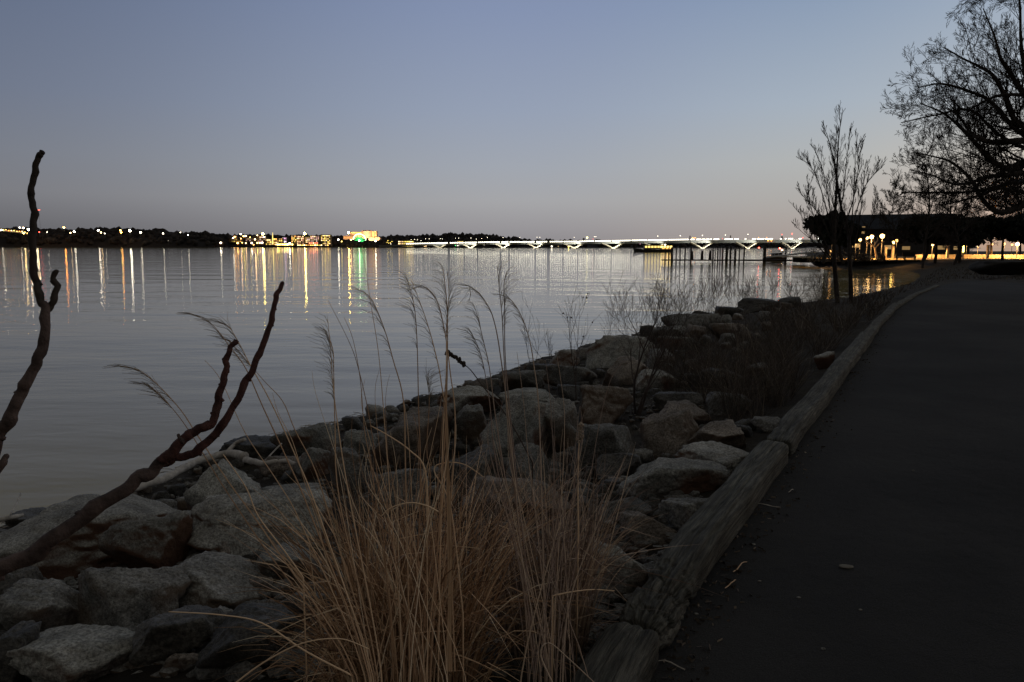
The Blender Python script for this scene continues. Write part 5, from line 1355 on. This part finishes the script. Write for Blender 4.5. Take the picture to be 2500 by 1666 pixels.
# observation wheel
YW = 2045; wc = PY(877.6, 587, YW); wr = 15.2 * YW / F
wh = empty('observation_wheel', (wc.x, YW, 2), 'observation wheel lit green with a pale glowing rim in front of the hotel', 'ferris wheel')
mb = MB(); ring = [wc + Vector((math.cos(a) * wr, 0, math.sin(a) * wr)) for a in [i * 2 * math.pi / 48 for i in range(49)]]
mb.tube(ring, [.8] * 49, 6, cap=False); mb.build('rim', emis((.9, 1, .6), 5), wh)
for i in range(18):
    a = i * 2 * math.pi / 18; mb = MB(); mb.tube([wc, wc + Vector((math.cos(a) * wr * .95, 0, math.sin(a) * wr * .95))], [.5, .5], 4); mb.build('spoke', emis((.10, 1, .25), 2.2), wh)
mb = MB(); mb.ball(wc, 1.6, 2); mb.build('hub', emis((.3, 1, .4), 4), wh)
for sx in (-1, 1):
    mb = MB(); mb.tube([wc + Vector((0, 2, 0)), Vector((wc.x + sx * 9, YW + 2, 0))], [.6, .8], 6); mb.build('support_leg', M['white'], wh)
for px_, py_ in ((945, 592), (949, 594), (953, 593), (947, 588), (957, 590), (954, 596)):
    lamp(px_, py_, 1950, YEL if px_ % 2 else WHT, 14, .9, 'tiny yellow light in the dark wood just left of the bridge', group='tiny yellow lights left of the bridge', zb=2)

# ------------------------------------------------------------------ bridge
def YBR(px): return 1850 + (px - 950) / 1050 * (1180 - 1850)
DK = [(930, 597.5), (991, 595.5), (1091, 593.5), (1197, 591.5), (1400, 590), (1521, 587.8), (1681, 585), (1800, 584), (1938, 583.2), (2040, 583), (2200, 583)]
def ydeck(px): return float(np.interp(px, [a for a, _ in DK], [b for _, b in DK]))
def girder(px): return float(np.interp(px, [930, 1300, 1500, 1700, 2200], [3.5, 4, 5, 7, 8.5]))
br = empty('arched_bridge', PY(1450, 606, YBR(1450)), 'long pale bridge on floodlit V shaped piers with a bright line of lights', 'bridge')
N = 90; V = []
for i in range(N + 1):
    px_ = 925 + (2230 - 925) * i / N; Y = YBR(px_); y = ydeck(px_)
    zt_ = PY(px_, y + 2.2, Y).z; zb_ = PY(px_, y + 2 + girder(px_), Y).z
    X = PY(px_, y, Y).x
    V += [(X, Y, zt_), (X + .3, Y + 3, zb_), (X + 5, Y + 26, zb_), (X + 5.5, Y + 30, zt_)]
mb = MB(); mb.add(V, [(i * 4 + j, i * 4 + 4 + j, i * 4 + 4 + (j + 1) % 4, i * 4 + (j + 1) % 4) for i in range(N) for j in range(4)] + [(0, 1, 2, 3), (N * 4 + 3, N * 4 + 2, N * 4 + 1, N * 4)])
mb.build('deck', M['girder'], br)
PIERS = [(1073, 16, .25), (1148, 18, .7), (1228, 19, .9), (1308, 20, .75), (1402, 25, .8), (1497, 27, .9), (1601, 28, .55), (1715, 28, .9), (1825, 27, .8), (1934, 26, .8), (2050, 26, .5)]
for px_, hw, e in PIERS:
    Y = YBR(px_) - 1; b_ = PY(px_, 606.2, Y); b_.z = max(b_.z, .8)
    pr = MB(); k = Y / F
    for sx in (-1, 1):
        yd = ydeck(px_ + sx * hw) + 2 + girder(px_) * .75; t_ = PY(px_ + sx * hw, yd, YBR(px_ + sx * hw)); foot = b_ + Vector((sx * 2.2 * k, 0, 0)); mid = foot.lerp(t_, .5) + Vector((-sx * 0.5, 0, 1.0 * k * .6))
        q = smooth([foot, mid, t_], 4)
        for yy in (0, 12):
            pr.tube([v + Vector((0, yy, 0)) for v in q], [1.9 * k * (1 - .045 * i) for i in range(len(q))], 4)
    po = pr.build('v_pier', M['concrete'], br)
    mb = MB(); mb.box((b_.x, Y + 6, .2), (8 * k, 16, 2.2)); mb.build('footing', M['concrete'], po)
    l = bpy.data.lights.new('pier_floodlight', 'SPOT'); l.energy = 3.0e5 * e * (Y / 1500) ** 2; l.color = (1, .88, .62); l.shadow_soft_size = .8; l.spot_size = R(62); l.spot_blend = .7
    lo = bpy.data.objects.new('pier_floodlight', l); COL.objects.link(lo); lo.parent = br; lo.matrix_parent_inverse = br.matrix_basis.inverted(); lo.location = (b_.x, Y - 38, 1.5); lo.rotation_euler = Vector((0, 1, .06)).to_track_quat('-Z', 'Y').to_euler()
SEG = [(991, 1093), (1098, 1132), (1134, 1164), (1167, 1220), (1224, 1241), (1244, 1305), (1309, 1336), (1342, 1374), (1376, 1410), (1412, 1450), (1452, 1492), (1494, 1540), (1542, 1580), (1582, 1630), (1632, 1681), (1686, 1696), (1700, 1712), (1714, 1722), (1724, 1732), (1734, 1738), (1742, 1756),
       (1769, 1789), (1792, 1804), (1818, 1822), (1836, 1846), (1848, 1866), (1868, 1887), (1904, 1909), (1916, 1920), (1924, 1936), (1950, 1957), (1976, 1980), (1997, 2000), (2012, 2016)]
for a, b_ in SEG:
    n = max(2, int((b_ - a) / 4.2)) if b_ < 1690 else max(1, int((b_ - a) / 3.5)); mb = MB()
    for i in range(n):
        px_ = a + (b_ - a) * (i + .5) / n; Y = YBR(px_) - 1.5; p = PY(px_, ydeck(px_), Y); k = Y / F
        mb.ball(p, 1.45 * k, 1, (min(2.0, (b_ - a) / n / 2.9), .4, 1), tint=.5)
    mb.build('deck_lights', emis((1, .93, .74), 4.6), br)
for px_, h in ((1004, 10), (1012, 10), (1019, 9), (1028, 7), (1039, 11), (1048, 11), (1075, 11), (1080, 10), (1112, 11), (1120, 11), (1150, 11), (1163, 8), (1176, 9), (1190, 11), (1228, 11), (1269, 11), (1311, 11), (1318, 11), (1402, 10), (1451, 10.5), (1455, 10.5), (1606, 9.5), (1661, 9.5), (1715, 9.5), (1771, 10), (1826, 11.5)):
    Y = YBR(px_) + 4; p = PY(px_, ydeck(px_) - h, Y); z0 = PY(px_, ydeck(px_) + 2, Y).z
    mb = MB(); mb.tube([(p.x, Y, z0), (p.x, Y, p.z)], [.15, .1], 4); po = mb.build('lamp_post', M['metal'], br)
    mb = MB(); mb.ball(p, .55 * Y / F * (1.35 if px_ > 1600 else 1), 1, (1.1, 1, .9)); mb.build('lamp_head', emis(WHT, 9), po)
for px_, w_, h in ((1425, 4, 8), (1684.5, 1.6, 9), (1783.5, 1.4, 9), (1909, 3, 6)):
    Y = YBR(px_) + 2; p = PY(px_, ydeck(px_) - h / 2, Y); k = Y / F; mb = MB(); mb.box((p.x, Y, p.z), (w_ * k, 3, h * k)); mb.build('control_house', M['roof'], br)
for px_, py_, c, s, r_ in ((1433.5, 580.5, (1, .9, .35), 6, 2.0), (1448, 584, REDC, 3, .8), (1691, 581, ORG, 8, 1.0), (1697, 581, ORG, 8, 1.0), (1764, 583, REDC, 3, .7), (1852, 580, ORG, 6, .7), (1872, 580, ORG, 6, .7), (1875, 588, ORG, 10, 1.1), (1883, 588, ORG, 10, 1.1), (1909, 573, REDC, 6, 1.0), (1934, 571, REDC, 9, 1.3), (1960, 581, REDC, 6, .9)):
    Y = YBR(px_) - 2; p = PY(px_, py_, Y); k = Y / F; mb = MB(); mb.ball(p, r_ * k, 2); mb.build('signal_light', emis(c, s), br)
for px_, py_, r_, c, s in ((1347, 602, 3.0, WHT, 5), (1363, 602, 1.2, WARMW, 2), (1388, 603, 2, YEL, 9), (1112, 600, 1.5, GRN, 4), (1117, 600, 1.8, WHT, 5), (1120, 600, 1.2, WHT, 3), (1065, 601, 1.4, GRN, 3), (1040, 601, 1.8, WARMW, 5), (1036, 602, 1.2, WARMW, 5), (1009, 600, 1.6, WHT, 8), (1182, 598.5, .9, WHT, 4), (1563, 596, 1.1, (1, .5, .7), 2)):
    lamp(px_, py_, YBR(px_) + 60, c, s * 3, r_ * .62, 'small lamp low under the arches of the bridge', group='small lamps under the bridge', zb=.2)
# left end of the bridge
tower(972, 1010, 588, 603, YBR(985) + 36, 9, 3, [YEL, WARMW], 3.0, 'bright yellow lit building at the left end of the bridge', fill=1, name='toll_building', group=None)
tower(1116, 1131, 589, 592, YBR(1120) + 34, 4, 1, [YEL], 3, 'low yellow lit box on top of the bridge deck', fill=1, name='lit_shelter', group=None, cat='shelter')

# ------------------------------------------------------------------ things on and by the path
def litter(px, py, label, seed, n=1, L=.12, c='driftwood', group='twigs and leaves on the path'):
    rr = random.Random(seed); p = PZ(px, py, 1.3); mb = MB()
    a = rr.uniform(0, 3.1)
    pts = [p + Vector((0, 0, .008))]
    d = Vector((math.cos(a), math.sin(a), .05))
    for i in range(5):
        pts.append(pts[-1] + d * L / 5); d = (d + Vector((rr.gauss(0, .25), rr.gauss(0, .25), 0))).normalized(); pts[-1].z = 1.31 + .01 * math.sin(i)
    mb.tube(pts, [.003, .003, .003, .0025, .002, .0015], 4)
    tag(mb.build('fallen_twig', M[c]), label, 'twig', group)
litter(1905, 1242, 'curved pale twig on the path edge halfway along the nearest timber', 2, L=.2)
litter(1790, 1400, 'forked pale grass blade beside the nearest timber', 3, L=.17, c='grass_tan')
litter(1770, 1440, 'short pale blade just below the forked one', 4, L=.13, c='grass_tan')
litter(1672, 1640, 'pale twig on the path close to the bottom of the view', 6, L=.14)
litter(1925, 1205, 'tiny pale twig by the timber edge, farthest of the litter', 8, L=.08)
p = PZ(2065, 1386, 1.3); mb = MB(); mb.ball(p + Vector((0, 0, .006)), .028, 2, (1.3, .8, .25), .12)
M['leaf'] = simple('dull_leaf', (.16, .14, .11), .9, .1, .2, 30)
tag(mb.build('fallen_leaf', M['leaf']), 'single pale oval leaf lying alone on the dark path', 'leaf')
for i, (x, y) in enumerate([(1950, 1460), (1855, 1420), (2230, 1150), (2100, 1490), (1900, 1120), (1700, 1500), (1760, 1372), (2010, 1585), (1840, 1330)]):
    p = PZ(x, y, 1.3); mb = MB(); mb.ball(p + Vector((0, 0, .002)), .007, 1, (1.4, 1, .6), .2)
    tag(mb.build('pebble', M['pale']), 'tiny pale pebble scattered on the dark path', 'pebble', 'tiny pebbles on the path')
rr = random.Random(44); mb = MB()
for _ in range(800):
    t = rr.random() ** 1.6 * 10.5; i = min(int(t), len(LG) - 2); q = LG[i].lerp(LG[i + 1], t - int(t)); dr = (LG[i + 1] - LG[i]).normalized()
    n_ = Vector((dr.y, -dr.x, 0)); q = q + n_ * (.10 + abs(rr.gauss(0, .10))) ; q.z = 1.302 + rr.random() * .006
    a = rr.uniform(0, 6.28); u = Vector((math.cos(a), math.sin(a), rr.uniform(-.1, .3))).normalized(); L_ = rr.uniform(.003, .017)
    mb.quad(q, u * L_, perp(u, rr) * rr.uniform(.0015, .006), abs(rr.gauss(.2, .3)))
tag(mb.build('leaf_litter', M['brush']), kind='stuff')
# dark mound and concrete kerb at the right where the path bends
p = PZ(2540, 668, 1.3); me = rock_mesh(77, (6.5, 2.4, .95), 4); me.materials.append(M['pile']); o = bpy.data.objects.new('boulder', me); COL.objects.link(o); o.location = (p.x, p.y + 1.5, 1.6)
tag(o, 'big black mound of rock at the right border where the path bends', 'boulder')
a, b_ = PZ(2390, 663, 1.3), PZ(2560, 668, 1.3); mb = MB(); d = b_ - a; mb.box(((a.x + b_.x) / 2, (a.y + b_.y) / 2, 1.34), (d.length, .16, .16), math.atan2(d.y, d.x))
tag(mb.build('kerb_stone', M['concrete']), 'low pale concrete kerb in front of the black mound at the right', 'kerb')
